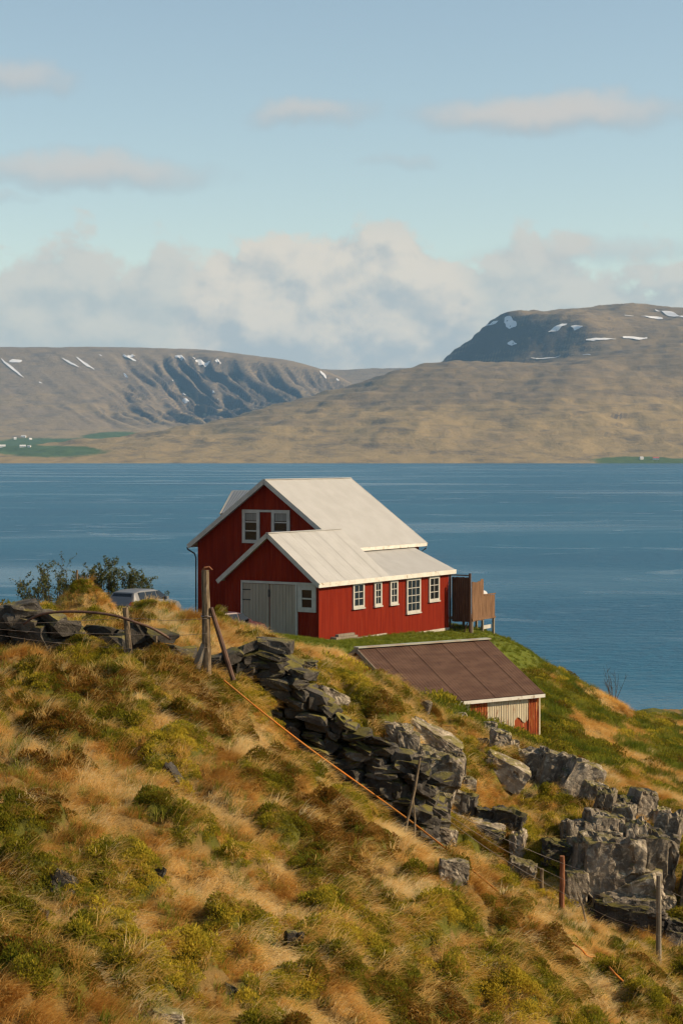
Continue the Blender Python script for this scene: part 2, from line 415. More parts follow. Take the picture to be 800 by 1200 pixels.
# ------------------------------------------------------------------ the near land
HOUSE_Z = EYE - 9.97
CP = [  # pixel x, pixel y, depth
    (0, 1200, 16), (200, 1200, 17.5), (400, 1200, 20), (600, 1200, 23.5), (800, 1200, 28),
    (0, 1050, 19), (200, 1050, 21), (400, 1050, 24), (600, 1065, 28), (720, 1115, 30.5),
    (0, 900, 24), (150, 900, 25.5), (300, 905, 28), (420, 960, 30), (500, 1005, 31.5),
    (0, 800, 29), (150, 805, 30), (260, 815, 32),
    (0, 752, 32), (60, 758, 32), (150, 775, 32.5), (230, 782, 33), (285, 800, 33.3), (340, 855, 33.4), (400, 912, 33.4), (470, 972, 33.4),
    (540, 1018, 33.4), (610, 1048, 33.4), (700, 1096, 33), (800, 1130, 32.5), (1000, 1230, 32), (-250, 745, 32), (-300, 1200, 14),
    # just behind the wall
    (0, 724, 36), (100, 728, 37), (200, 732, 38), (275, 745, 37), (0, 726, 44), (90, 728, 45), (150, 733, 45), (185, 731, 45), (215, 722, 45), (265, 724, 44), (292, 748, 41), (280, 756, 47), (300, 765, 47), (330, 776, 48), (370, 790, 48), (410, 800, 48), (450, 815, 49), (520, 852, 49),
    (310, 762, 36), (345, 785, 36), (390, 812, 36.3), (450, 850, 36.3), (495, 880, 36.5),
    (375, 784, 42), (410, 790, 42.5), (450, 807, 43), (520, 846, 43), (570, 873, 43), (640, 895, 45), (700, 905, 47), (755, 925, 49), (820, 950, 50),
    (450, 822, 40), (510, 852, 40), (555, 895, 39.5), (620, 962, 38.2), (560, 935, 37.5), (700, 945, 40), (655, 925, 42),
    (645, 1030, 34.6), (700, 1060, 34.3), (760, 1075, 34.2), (720, 1000, 36), (770, 1010, 36), (530, 970, 35), (580, 995, 35), (800, 1040, 35.5), (800, 975, 41),
    # hidden hollow, then the house's terrace
    (-200, 730, 60), (0, 735, 62), (120, 738, 62), (250, 755, 66), (320, 768, 62), (370, 772, 56), (390, 764, 75), (440, 815, 62), (500, 850, 62), (580, 880, 66), (650, 905, 62), (740, 935, 58),
    (0, 738, 76), (120, 738, 76), (240, 750, 78), (320, 769, 74), (360, 772, 68), (0, 742, 112), (120, 742, 114), (0, 752, 128), (150, 750, 128),
    (340, 760, 86), (400, 759, 92), (400, 753.5, 100), (330, 752, 100), (470, 750, 103), (520, 746, 112), (560, 744, 117), (-200, 728, 92), (60, 729, 92), (160, 731, 92), (240, 742, 98),
    (480, 800, 88), (540, 815, 86), (640, 873, 80), (600, 872, 76), (560, 860, 78), (490, 845, 76), (430, 800, 80),
    (700, 895, 76), (640, 808, 98), (600, 772, 112), (575, 748, 122), (620, 770, 125), (660, 802, 126), (697, 834, 127), (700, 850, 108), (760, 905, 84), (800, 905, 92),
    (800, 872, 112), (750, 862, 112), (730, 925, 66), (800, 935, 70), (745, 840, 160), (800, 838, 164), (800, 846, 146), (900, 850, 150), (1000, 930, 90), (1100, 1000, 60), (900, 838, 175),
]
pts = [W(*c) for c in CP]
H0 = Vector(((-1.223), 105.0, HOUSE_Z)); HT = 0.560


def hl(x, y):   # house-local to world xy (local x to the right along the gable, local y to the back)
    return (H0.x + x * math.cos(HT) + y * math.sin(HT), H0.y - x * math.sin(HT) + y * math.cos(HT))


for (x, y, dz) in ((0, 0, 0), (-6, 0, .1), (-13, 7, .25), (-3, 7, 0), (0, 7, -.12), (0.3, 14.3, -.45), (-13, 15, 0), (-5, 15, -.2), (-1, 19, -.7), (1.5, 12, -.5), (2.2, 17, -1.0), (-8, 3, .3), (-3, -3, .1)):
    q = hl(x, y); pts.append((q[0], q[1], HOUSE_Z + dz))
# the shore beyond and the ground round the camera
for x in (-60, -40, -20, 0): pts += [(x, 140, 12 if x > -50 else 13), (x, 152, 6), (x, 165, 0.0), (x, 185, -4)]
pts += [(12, 146, 6), (14, 160, 0), (20, 172, 1), (30, 185, 0), (50, 190, 0), (30, 200, -4), (60, 210, -4), (80, 150, 3)]
pts += [(0, 0, EYE - 1.7), (-6, 0, EYE - 1.2), (6, 0, EYE - 2.4), (0, 8, EYE - 3.1), (-4, 9, EYE - 2.9), (4, 9, EYE - 4.0), (10, 12, EYE - 6.5), (0, -15, EYE - 0.5), (-25, 10, EYE + 1), (-25, 35, EYE - 1), (-30, 70, EYE - 5),
        (25, 10, EYE - 11), (30, 35, EYE - 14), (40, 70, EYE - 17), (-20, -15, EYE + 1), (25, -15, EYE - 9), (-60, 90, 17), (70, 100, 5)]
tps = TPS(pts, 2e-5, 30.0)


def sstep(a, b, x):
    t = np.clip((x - a) / (b - a), 0, 1); return t * t * (3 - 2 * t)


MOUND = W(100, 716, 46.5)


def height(x, y, fine=True):
    x = np.asarray(x, float); y = np.asarray(y, float)
    z = tps(x, y)
    z = z + 1.0 * np.exp(-(((x - MOUND[0]) / 0.78) ** 2 + ((y - MOUND[1]) / 0.9) ** 2) ** 1.4)
    if fine:
        near = 1 - sstep(42, 56, y)
        hx = x * 0.82 + y * 0.25; hy = y * 0.55 - x * 0.30          # hummocks drawn out down the slope
        z = z + near * (0.58 * (fbm(hx * 0.9, hy * 1.1, 2, 3) - 0.5) + 0.36 * (fbm(hx * 2.3, hy * 2.3, 2, 9) - 0.5))
        t1 = 1 - np.abs(fbm(x * 2.6 + 5, y * 2.1, 2, 12) * 2 - 1)
        z = z + near * 0.17 * (t1 - 0.6)
        mid = sstep(48, 60, y) * sstep(3, 9, x - 0.11 * (y - 100))
        z = z + mid * (1.1 * (fbm(x * 0.30, y * 0.22, 3, 21) - 0.5) + 0.35 * (fbm(x * 1.1, y * 0.7, 2, 5) - 0.5))
        z = z + near * 0.24 * (sstep(.35, .85, veg(x, y)) - 0.75)
    return np.maximum(z, -0.8)


def ground_at(px, py, d0=12.0, d1=60.0):
    """where the ray through a pixel meets the ground"""
    D = np.arange(d0, d1, 0.04)
    gx = (px - 400) / F * D; gz = EYE + (HY - py) / F * D
    hit = np.nonzero(height(gx, D) > gz)[0]
    d = D[hit[0]] if len(hit) else d1
    return (px - 400) / F * d, d, float(height((px - 400) / F * d, d))


def gz(x, y): return float(height(x, y))


# vegetation patches seen in the foreground: pixel x, y, half width, half height, strength
PATCH = [(100, 850, 75, 24, 1), (185, 800, 42, 15, 1), (245, 830, 65, 45, 1), (330, 908, 48, 26, 1), (290, 800, 40, 50, .9), (30, 962, 42, 12, 1), (190, 950, 30, 14, .9), (235, 968, 40, 22, 1),
         (400, 1010, 55, 18, .9), (440, 1055, 55, 28, 1.1), (515, 1080, 45, 22, 1.1), (465, 1130, 34, 26, 1.1), (370, 1000, 34, 12, .8), (275, 990, 40, 18, .9), (190, 1125, 70, 28, 1), (280, 1090, 50, 20, .8),
         (60, 1150, 60, 32, 1), (120, 1085, 40, 18, .8), (430, 948, 60, 16, 1), (545, 985, 50, 18, 1), (590, 1030, 40, 16, .8), (640, 1150, 40, 14, .7), (490, 815, 75, 26, 1.1), (560, 850, 40, 14, .8), (620, 965, 60, 25, 1.1),
         (430, 840, 50, 20, .9), (580, 900, 30, 20, .9), (60, 800, 50, 14, .8), (110, 770, 50, 8, .5), (20, 1010, 30, 10, .7), (330, 1150, 60, 18, .7), (380, 1105, 45, 18, .8), (350, 960, 45, 16, .8), (700, 945, 25, 14, .9),
         (150, 1020, 60, 18, .7), (560, 1150, 45, 14, .6), (30, 1080, 35, 14, .6), (220, 880, 50, 15, .8), (640, 1010, 30, 18, 1), (545, 890, 18, 25, .9), (30, 865, 30, 10, .6), (480, 1180, 50, 12, .6)]
BARE = [(270, 890, 60, 12), (310, 1010, 60, 14), (480, 1040, 30, 12), (345, 870, 30, 10), (90, 920, 60, 18), (140, 890, 50, 12), (60, 1050, 60, 18), (540, 1110, 60, 16), (640, 1090, 60, 14), (700, 1170, 70, 18), (225, 1000, 50, 16), (560, 1040, 50, 14), (480, 1000, 35, 12), (300, 940, 35, 14), (100, 700, 60, 22), (100, 712, 60, 14), (220, 715, 60, 12)]
HOUSE_C = hl(-4, 7)


def veg(x, y):
    """0 = dry straw, 1 = heath and green"""
    x = np.asarray(x, float); y = np.asarray(y, float)
    z = height(x, y, False)
    px = 400 + F * x / np.maximum(y, 1); py = HY + F * (EYE - z) / np.maximum(y, 1)
    s = np.zeros_like(x)
    for (a, b, rx, ry, k) in PATCH:
        s = np.maximum(s, k * (1 - ((px - a) / rx / 1.15) ** 2 - ((py - b) / ry / 1.15) ** 2))
    for (a, b, rx, ry) in BARE:
        s = s - 0.8 * np.clip(1 - ((px - a) / rx) ** 2 - ((py - b) / ry) ** 2, 0, 1)
    near = 1 - sstep(50, 58, y)
    n = fbm(x * 0.7 + y * 0.25, y * 0.55 - x * 0.25, 4, 31, 0.6)
    fore = np.clip(0.57 + (s - 0.30) * 1.0 + (n - 0.5) * 2.4, 0, 1)
    n2 = fbm(x * 0.55 + y * 0.05, y * 0.22 - x * 0.12, 4, 41, 0.65)
    bank = np.clip(0.56 + (n2 - 0.5) * 4.2, 0, 1)
    lawn = sstep(86, 93, y - 0.2 * x) * sstep(-9, -5, x) * (1 - sstep(9.5, 12.5, x - (y - 110) * 0.25))
    far = np.maximum(bank * sstep(-2, 3, x) , lawn)
    leftstraw = (1 - sstep(-3, 1, x)) * (y < 90)
    far = far * (1 - leftstraw) + 0.25 * leftstraw * n
    return fore * near + far * (1 - near)


def lawnmask(x, y):
    x = np.asarray(x, float); y = np.asarray(y, float)
    return sstep(84, 92, y - 0.2 * x) * sstep(-9, -5, x) * (1 - sstep(9.0, 12.0, x - (y - 110) * 0.25))


def spaced(parts):
    o = []
    for a, b, s in parts:
        o += list(np.arange(a, b, s))
    return np.array(o)


gx = spaced([(-140, -30, 6), (-30, -11, 1.0), (-11, 9.5, 0.13), (9.5, 40, 0.5), (40, 160, 6)])
gy = spaced([(-60, 0, 4), (0, 13, 0.6), (13, 47, 0.13), (47, 140, 0.45), (140, 200, 1.5), (200, 260, 6)])
GX, GY = np.meshgrid(gx, gy)
GZ = height(GX, GY)
nx, ny = len(gx), len(gy)
V = np.stack([GX.ravel(), GY.ravel(), GZ.ravel()], 1)
idx = np.arange(nx * ny).reshape(ny, nx)
Fq = np.stack([idx[:-1, :-1].ravel(), idx[:-1, 1:].ravel(), idx[1:, 1:].ravel(), idx[1:, :-1].ravel()], 1)


def grid_obj(name, V, Fq, mat):
    me = bpy.data.meshes.new(name)
    me.vertices.add(len(V)); me.vertices.foreach_set('co', V.astype(np.float32).ravel())
    me.loops.add(Fq.size); me.loops.foreach_set('vertex_index', Fq.astype(np.int32).ravel())
    me.polygons.add(len(Fq)); me.polygons.foreach_set('loop_start', np.arange(0, Fq.size, 4, dtype=np.int32))
    me.update(calc_edges=True); me.validate()
    me.polygons.foreach_set('use_smooth', np.ones(len(me.polygons), bool))
    me.materials.append(mat)
    o = bpy.data.objects.new(name, me); C.objects.link(o)
    return o


def attr(me, name, vals):
    a = me.attributes.new(name, 'FLOAT', 'POINT'); a.data.foreach_set('value', np.asarray(vals, np.float32).ravel())


def ground_material():
    m, t, p = principled('turf', 0.95, 0.1)
    geo = t.new('ShaderNodeNewGeometry').outputs['Position']
    v = t.new('ShaderNodeAttribute', attribute_name='veg').outputs['Fac']
    lw = t.new('ShaderNodeAttribute', attribute_name='lawn').outputs['Fac']
    n = t.noise(geo, 2.2, 8, 0.7)
    n2 = t.noise(t.mapping(geo, (1, 1, 1), (9, 4, 1)), 14, 6, 0.7)
    straw = t.mix(n2, (0.17, 0.100, 0.032), (0.33, 0.215, 0.075))
    green = t.mix(t.smooth(n, 0.35, 0.65), (0.075, 0.072, 0.013), (0.145, 0.140, 0.022))
    col = t.mix(t.smooth(t.math('ADD', v, t.math('MULTIPLY', t.math('SUBTRACT', n, 0.5), 0.7)), 0.35, 0.65), straw, green)
    lawn = t.mix(t.smooth(n, 0.3, 0.7), (0.090, 0.120, 0.012), (0.150, 0.165, 0.022))
    col = t.mix(lw, col, lawn)
    t.link(col, p.inputs['Base Color'])
    b = t.new('ShaderNodeBump'); b.inputs['Strength'].default_value = 0.9; b.inputs['Distance'].default_value = 0.10
    t.link(t.math('ADD', n2, n), b.inputs['Height']); t.link(b.outputs[0], p.inputs['Normal'])
    return m


ground = grid_obj('ground', V, Fq, ground_material()); tag(ground, kind='structure')
attr(ground.data, 'veg', veg(GX, GY)); attr(ground.data, 'lawn', lawnmask(GX, GY))

# ------------------------------------------------------------------ the sea
def sea_material():
    m, t, p = principled('sea_water', 0.16, 0.22)
    p.inputs['IOR'].default_value = 1.33
    geo = t.new('ShaderNodeNewGeometry').outputs['Position']
    calm = t.noise(t.mapping(geo, (0.0025, 0.0065, 0.01), (2.3, 0.4, 0), (0, 0, 0.12)), 1.0, 4, 0.55, 0.6)
    calm2 = t.noise(t.mapping(geo, (0.020, 0.032, 0.01), (7.9, 1.4, 0), (0, 0, -0.35)), 1.0, 4, 0.60, 1.6)
    slick = t.math('ADD', t.smooth(calm, 0.50, 0.66), t.math('MULTIPLY', t.smooth(calm2, 0.56, 0.68), 0.8), clamp=True)
    wv = t.math('ADD', t.math('MULTIPLY', t.noise(t.mapping(geo, (0.25, 0.40, 1)), 1.0, 4, 0.6), 1.0), t.math('MULTIPLY', t.noise(t.mapping(geo, (1.1, 1.6, 1), (5, 3, 0)), 1.0, 3, 0.6), 0.30))
    b = t.new('ShaderNodeBump'); b.inputs['Distance'].default_value = 1.0
    t.link(t.math('SUBTRACT', 0.80, t.math('MULTIPLY', slick, 0.60)), b.inputs['Strength'])
    t.link(wv, b.inputs['Height']); t.link(b.outputs[0], p.inputs['Normal'])
    depth = t.noise(t.mapping(geo, (0.002, 0.008, 0.01), (1, 4, 0)), 1.0, 3, 0.5)
    t.link(t.mix(t.smooth(depth, 0.35, 0.65), (0.002, 0.075, 0.140), (0.003, 0.090, 0.158)), p.inputs['Base Color'])
    t.link(t.math('SUBTRACT', 0.34, t.math('MULTIPLY', slick, 0.12)), p.inputs['Roughness'])
    return m


sea = mesh_obj('sea', [(-8900, -1900, 0), (8900, -1900, 0), (8900, 14800, 0), (-8900, 14800, 0)], [(0, 1, 2, 3)], sea_material())
tag(sea, kind='structure')

# ------------------------------------------------------------------ mountains across the fjord
def mountain_material(name, low, high, rockc, snowline=None, field=True):
    m, t, p = principled(name, 0.95, 0.1)
    geo = t.new('ShaderNodeNewGeometry'); pos = geo.outputs['Position']
    sp = t.new('ShaderNodeSeparateXYZ'); t.link(pos, sp.inputs[0])
    n = t.noise(t.mapping(pos, (0.007, 0.005, 0.035)), 1.0, 10, 0.72, 0.4)
    n2 = t.noise(t.mapping(pos, (0.0016, 0.0016, 0.012), (3, 3, 3)), 1.0, 5, 0.6, 0.5)
    col = t.mix(t.smooth(t.math('ADD', t.math('MULTIPLY', sp.outputs[2], 0.0016), t.math('MULTIPLY', t.math('SUBTRACT', n2, 0.5), 1.6)), 0.12, 0.62), low, high)
    col = t.mix(t.math('MULTIPLY', t.smooth(n, 0.46, 0.70), 0.85), col, rockc)
    sn = t.new('ShaderNodeSeparateXYZ'); t.link(geo.outputs['True Normal'], sn.inputs[0])
    col = t.mix(t.smooth(sn.outputs[2], 0.86, 0.68), col, rockc)
    g = t.new('ShaderNodeAttribute', attribute_name='meadow').outputs['Fac']
    col = t.mix(t.smooth(t.math('ADD', g, t.math('MULTIPLY', t.math('SUBTRACT', n, 0.5), 0.9)), 0.3, 0.6), col, (0.075, 0.115, 0.035))
    t.link(col, p.inputs['Base Color'])
    b = t.new('ShaderNodeBump'); b.inputs['Strength'].default_value = 0.75; b.inputs['Distance'].default_value = 17.0
    t.link(t.noise(t.mapping(pos, (0.012, 0.010, 0.02)), 1.0, 9, 0.70), b.inputs['Height']); t.link(b.outputs[0], p.inputs['Normal'])
    return m


def far_grid(name, ctrl, xr, yr, dx, dy, detail, mat, meadow=()):
    T = TPS([W(*c) for c in ctrl], 1e-4, 1000.0)
    xs = np.arange(xr[0], xr[1], dx); ys = np.arange(yr[0], yr[1], dy)
    X, Y = np.meshgrid(xs, ys); Z = detail(X, Y, T(X, Y)); Z = np.maximum(Z, -0.8)
    n1, n2 = len(xs), len(ys)
    i = np.arange(n1 * n2).reshape(n2, n1)
    o = grid_obj(name, np.stack([X.ravel(), Y.ravel(), Z.ravel()], 1), np.stack([i[:-1, :-1].ravel(), i[:-1, 1:].ravel(), i[1:, 1:].ravel(), i[1:, :-1].ravel()], 1), mat)
    g = np.zeros_like(X)
    PX = 400 + F * X / Y; PY = HY + F * (EYE - Z) / Y
    for (a, b, rx, ry) in meadow:
        g = np.maximum(g, 1 - ((PX - a) / rx) ** 2 - ((PY - b) / ry) ** 2)
    attr(o.data, 'meadow', np.clip(g, 0, 1))
    tag(o, kind='structure')
    return o, (lambda x, y: np.maximum(detail(np.asarray(x, float), np.asarray(y, float), T(x, y)), -0.8))


RIGHT = []
for px in (-600, -300, -100, 100, 300, 500, 700, 900, 1200):
    RIGHT += [(px, 546.5, 6800), (px, 542.0, 6960), (px, 537.5 if px < 200 else 534, 7120)]
RIGHT += [(-500, 528, 7700), (0, 531, 7500), (100, 521, 7750), (150, 514, 7950), (250, 491, 8350), (350, 468, 8600), (400, 451, 8800), (450, 440, 9000), (500, 430, 9150),
          (300, 523, 7300), (400, 508, 7500), (400, 480, 8100), (500, 508, 7400), (500, 472, 8050), (600, 503, 7500), (600, 463, 8050), (600, 430, 8700), (700, 503, 7500), (700, 462, 8050), (700, 425, 8700),
          (800, 503, 7600), (800, 455, 8250), (800, 412, 8900), (1000, 500, 7600), (1000, 410, 9000), (1300, 420, 9000),
          (100, 546, 9000), (250, 545, 9500), (350, 530, 10000), (420, 505, 10400), (-300, 545, 9000),
          (497, 440, 10300), (550, 427, 9980), (600, 415, 9720), (650, 408, 9580), (690, 403, 9470),
          (517, 426, 10480), (546, 402, 10330), (575, 378, 10200), (592, 368, 10100), (622, 367, 9900), (655, 371, 9740), (690, 387, 9570),
          (600, 367.5, 10180), (628, 366, 10030), (630, 367, 10250), (655, 365, 9900), (650, 364, 10100), (690, 372, 9760), (690, 366, 10000), (650, 364, 10500), (580, 385, 10700), (720, 358, 10800), (800, 361, 10700), (760, 373, 10100), (800, 384, 9750), (720, 390, 9650), (1000, 365, 10500),
          (560, 470, 11700), (480, 500, 11500), (650, 420, 12300), (800, 400, 12600), (1000, 400, 12500)]


def right_detail(X, Y, Z):
    w_ = np.clip(Z / 60, 0, 1)
    n = fbm(X / 260, Y / 260, 5, 51, 0.55) - 0.5
    Z = Z + w_ * n * 58
    s = np.sin(Z / 34 * 2 * np.pi + 3 * fbm(X / 700, Y / 700, 2, 57) * 3)
    return Z + w_ * 3.4 * s * sstep(20, 120, Z) + (fbm(X / 90, Y / 140, 3, 55) - .5) * 9


mat_r = mountain_material('brown_moor', (0.300, 0.215, 0.095), (0.215, 0.158, 0.085), (0.105, 0.084, 0.060))
mountain_r, hr = far_grid('mountain', RIGHT, (-2300, 2700), (6780, 12400), 13, 26, right_detail, mat_r, [(745, 540, 70, 7), (800, 541, 60, 5), (60, 529, 90, 9), (20, 526, 60, 8)])

LEFT = [(-600, 520, 9200), (-300, 520, 9300), (0, 522, 9400), (100, 518, 9500), (200, 514, 9700), (300, 505, 10000),
        (-300, 470, 10700), (0, 472, 10750), (100, 468, 10850), (200, 464, 11000), (300, 458, 11300), (380, 456, 11600),
        (-300, 426, 11650), (0, 428, 11650), (120, 428, 11650), (240, 434, 11700), (330, 443, 11760), (385, 449, 11850),
        (-600, 407, 12000), (-300, 408, 12000), (0, 410.5, 12000), (120, 411.5, 12000), (240, 416, 12000), (330, 426, 12000), (370, 433, 12020), (400, 443, 12050), (425, 458, 12100), (500, 480, 12200),
        (-300, 413, 13000), (0, 416, 13000), (150, 418, 13000), (300, 430, 13000), (380, 450, 12900), (430, 452, 12900),
        (420, 444, 13600), (448, 437, 13800), (485, 434, 13900), (540, 438, 13900), (600, 450, 13800), (800, 480, 13500), (-600, 530, 8900), (0, 532, 8900), (300, 530, 9300), (600, 520, 10500)]


def left_detail(X, Y, Z):
    across = X + 0.45 * (Y - 11500) + 60 * (fbm(X / 180, Y / 260, 3, 63) - .5)
    hgt = sstep(120, 380, Z)
    g = np.abs(fbm(across / 95, Y / 1300 + 3, 4, 61, 0.65) * 2 - 1)
    rid = fbm(X / 700, Y / 700, 2, 77)
    strong = 0.15 + 1.1 * sstep(-1500, -900, X) * (0.4 + 1.2 * fbm(X / 260, Y / 3000, 2, 83))
    Z = Z - hgt * (1 - g) ** 2 * 85 * strong * (0.4 + rid) * sstep(12050, 11850, Y)
    return Z + np.clip(Z / 60, 0, 1) * (fbm(X / 160, Y / 160, 4, 71) - 0.5) * 16



mat_l = mountain_material('grey_brown_fell', (0.285, 0.212, 0.112), (0.225, 0.172, 0.108), (0.120, 0.098, 0.074))
mountain_l, hlft = far_grid('mountain', LEFT, (-3000, 1500), (8850, 14000), 13, 26, left_detail, mat_l, [(60, 522, 120, 12), (140, 512, 60, 8), (10, 528, 60, 10)])


def far_hit(px, py, hf, d0, d1):
    D = np.arange(d0, d1, 6.0)
    g = (px - 400) / F * D
    hit = np.nonzero(hf(g, D) > EYE + (HY - py) / F * D)[0]
    d = D[hit[0]] if len(hit) else None
    if d is None: return None
    x = (px - 400) / F * d
    return Vector((x, d, float(hf(np.array([x]), np.array([d]))[0])))


m_snow, t_, p_ = principled('old_snow', 0.8, 0.2); p_.inputs['Base Color'].default_value = (0.78, 0.77, 0.75, 1)
tn = t_.noise(t_.new('ShaderNodeNewGeometry').outputs['Position'], 0.05, 4); t_.link(t_.mix(tn, (0.66, 0.65, 0.63), (0.84, 0.83, 0.82)), p_.inputs['Base Color'])


def snow_patch(x0, y0, x1, y1, wid, hf, parent, d0, d1, n=13, m=5):
    """an old snow field lying on the slope between the two points the pixels meet"""
    a, b = far_hit(x0, y0, hf, d0, d1), far_hit(x1, y1, hf, d0, d1)
    if a is None or b is None: return
    p = Vector((b.x - a.x, b.y - a.y)); L = p.length; c = (a + b) / 2
    sl = math.hypot(float(hf(np.array([c.x + 50]), np.array([c.y]))[0] - hf(np.array([c.x - 50]), np.array([c.y]))[0]), float(hf(np.array([c.x]), np.array([c.y + 50]))[0] - hf(np.array([c.x]), np.array([c.y - 50]))[0])) / 100
    wm = wid * .5 * c.y / F * (1.0 if abs(p.y) > abs(p.x) else min(1 / max(sl, .25), 3.5))
    nv = Vector((-p.y, p.x)) / L; sd_ = rnd.uniform(0, 99)
    vs, fs = [], []
    for i in range(n):
        t = i / (n - 1); prof = wm * (math.sin(math.pi * min(max(t, .03), .97)) ** .7)
        e0 = .55 + .8 * float(vnoise(t * 5 + sd_, 0.5, 5)); e1 = .55 + .8 * float(vnoise(t * 5 + sd_, 7.5, 6)); mid = (float(vnoise(t * 3 + sd_, 3.5, 8)) - .5) * wm * .9
        for k in range(m):
            f = k / (m - 1) * 2 - 1; o_ = mid + prof * f * (e1 if f > 0 else e0)
            vs.append((a.x + p.x * t + nv.x * o_, a.y + p.y * t + nv.y * o_))
    xs_ = np.array([v[0] for v in vs]); ys_ = np.array([v[1] for v in vs]); zs_ = hf(xs_, ys_) + 3.2
    for i in range(n - 1):
        for k in range(m - 1):
            q = i * m + k; fs.append((q, q + m, q + m + 1, q + 1))
    mesh_obj('snow_patch', list(zip(xs_, ys_ - 2, zs_)), fs, m_snow, parent, True)


for s in [(2, 421, 28, 443, 4), (14, 422, 24, 425, 5), (73, 420, 92, 431, 4), (90, 419, 110, 434, 4.5), (144, 417, 160, 424, 5), (150, 417, 158, 417.5, 3), (206, 417, 218, 423, 4), (226, 420, 246, 425, 5), (252, 424, 259, 426, 3.5), (375, 435, 382, 445, 4),
          (145, 438, 150, 444, 2.5), (202, 447, 206, 450, 3), (214, 469, 222, 472, 3), (213, 462, 218, 464, 2.5), (255, 469, 259, 471, 2.5), (46, 448, 50, 450, 2.5), (116, 416, 120, 418, 2), (249, 459, 252, 461, 2.5), (394, 445, 397, 447, 2.5)]:
    snow_patch(*s, hlft, mountain_l, 9500, 12300)
for s in [(686, 399.5, 721, 398, 4), (730, 397, 757, 396, 6), (750, 371, 776, 374, 5), (766, 364, 803, 376, 9), (731, 370, 742, 371, 4), (592, 372, 604, 384, 10), (568, 384, 583, 377, 5), (642, 390, 664, 381, 6), (668, 385, 682, 384, 6), (594, 403, 605, 404, 5), (622, 420, 656, 418, 3), (682, 417, 692, 417, 2)]:
    snow_patch(*s, hr, mountain_r, 8300, 11600)

# ---- the farms on the far shore
M['farm_white'] = two_tone('farm_white', (0.74, 0.71, 0.66), (0.80, 0.77, 0.72), 0.3, 0.7)
M['farm_red'] = two_tone('farm_red_roof', (0.42, 0.10, 0.06), (0.50, 0.14, 0.08), 0.3, 0.7)
M['farm_grey'] = two_tone('farm_grey_roof', (0.45, 0.43, 0.41), (0.52, 0.50, 0.48), 0.3, 0.7)


def farm_building(name, px, py, hf, d0, d1, ln, wd, h, rh, rz, roofm, label, cat):
    q = far_hit(px, py, hf, d0, d1)
    while q is None:
        py += 1; q = far_hit(px, py, hf, d0, d1)
    e = empty(name, q, rz); tag(e, label, cat, 'farm buildings across the water')
    bm = bmesh.new(); box(bm, -ln / 2, ln / 2, -wd / 2, wd / 2, -3, h)
    for s in (-1, 1):
        v = [bm.verts.new((s * ln / 2, -wd / 2, h + .01)), bm.verts.new((s * ln / 2, wd / 2, h + .01)), bm.verts.new((s * ln / 2, 0, h + rh))]
        bm.faces.new(v if s > 0 else v[::-1])
    wl = bm_obj('wall', bm, M['farm_white'], e)
    bm = bmesh.new(); o_ = 0.5
    for s in (-1, 1):
        z0 = h - o_ * rh / (wd / 2)
        vs = [(-ln / 2 - o_, s * (wd / 2 + o_), z0), (ln / 2 + o_, s * (wd / 2 + o_), z0), (ln / 2 + o_, 0, h + rh), (-ln / 2 - o_, 0, h + rh)]
        a = [bm.verts.new(v) for v in vs]; b = [bm.verts.new((v[0], v[1], v[2] + 0.35)) for v in vs]
        bm.faces.new(a); bm.faces.new(b)
        for k in range(4): bm.faces.new((a[k], a[(k + 1) % 4], b[(k + 1) % 4], b[k]))
    bmesh.ops.recalc_face_normals(bm, faces=bm.faces)
    bm_obj('roof', bm, roofm, e)
    for k in range(3):
        bm = bmesh.new(); xx = -ln / 2 + ln * (k + .5) / 3; box(bm, xx - .6, xx + .6, -wd / 2 - .06, -wd / 2 + .02, 1.2, 2.6); bm_obj('window', bm, M['glass'], e)


farm_building('farm_barn', 3, 524, hr, 6900, 9600, 26, 11, 5, 4, .15, M['farm_white'], 'white barn at the left edge of the photo on the far shore', 'barn')
farm_building('farmhouse', 18, 515, hlft, 8900, 10800, 13, 9, 6, 4, .3, M['farm_white'], 'small white farmhouse highest and furthest left in the far green meadow', 'house')
farm_building('farm_barn', 28, 512.5, hlft, 8900, 10800, 24, 10, 5, 4, -.2, M['farm_white'], 'long white barn, topmost of the buildings on the far meadow', 'barn')
farm_building('farmhouse', 36, 515.5, hlft, 8900, 10800, 13, 9, 5, 4, .5, M['farm_white'], 'small white farmhouse furthest right in the far green meadow', 'house')
farm_building('farm_barn', 27, 524, hr, 6900, 9600, 24, 10, 5, 4, .1, M['farm_white'], 'white barn near the far beach below the meadow houses', 'barn')
farm_building('farm_barn', 34.5, 524, hr, 6900, 9600, 13, 9, 4, 3, -.15, M['farm_grey'], 'grey roofed shed beside the white barn near the far beach', 'barn')
farm_building('farmhouse', 751, 538.5, hr, 6900, 9600, 13, 10, 6, 4, .3, M['farm_grey'], 'white house with grey roof by the far shore on the right', 'house')
farm_building('farmhouse', 768, 538.5, hr, 6900, 9600, 22, 10, 5, 4, -.1, M['farm_red'], 'white house with red roof by the far shore on the right', 'house')

# ---- the air over the fjord
bm = bmesh.new(); box(bm, -9000, 9000, -2000, 15000, -1.0, 860)
haze = bm_obj('haze', bm); tag(haze, 'thin blue haze over the fjord', 'haze', kind='stuff')
mh = bpy.data.materials.new('haze'); mh.use_nodes = True; th = NT(mh.node_tree); th.n.clear()
ho = th.new('ShaderNodeOutputMaterial'); hv = th.new('ShaderNodeVolumePrincipled')
hv.inputs['Color'].default_value = (0.30, 0.62, 1.0, 1); hv.inputs['Density'].default_value = 2.9e-5; hv.inputs['Anisotropy'].default_value = 0.0
th.link(hv.outputs[0], ho.inputs['Volume']); haze.data.materials.append(mh)

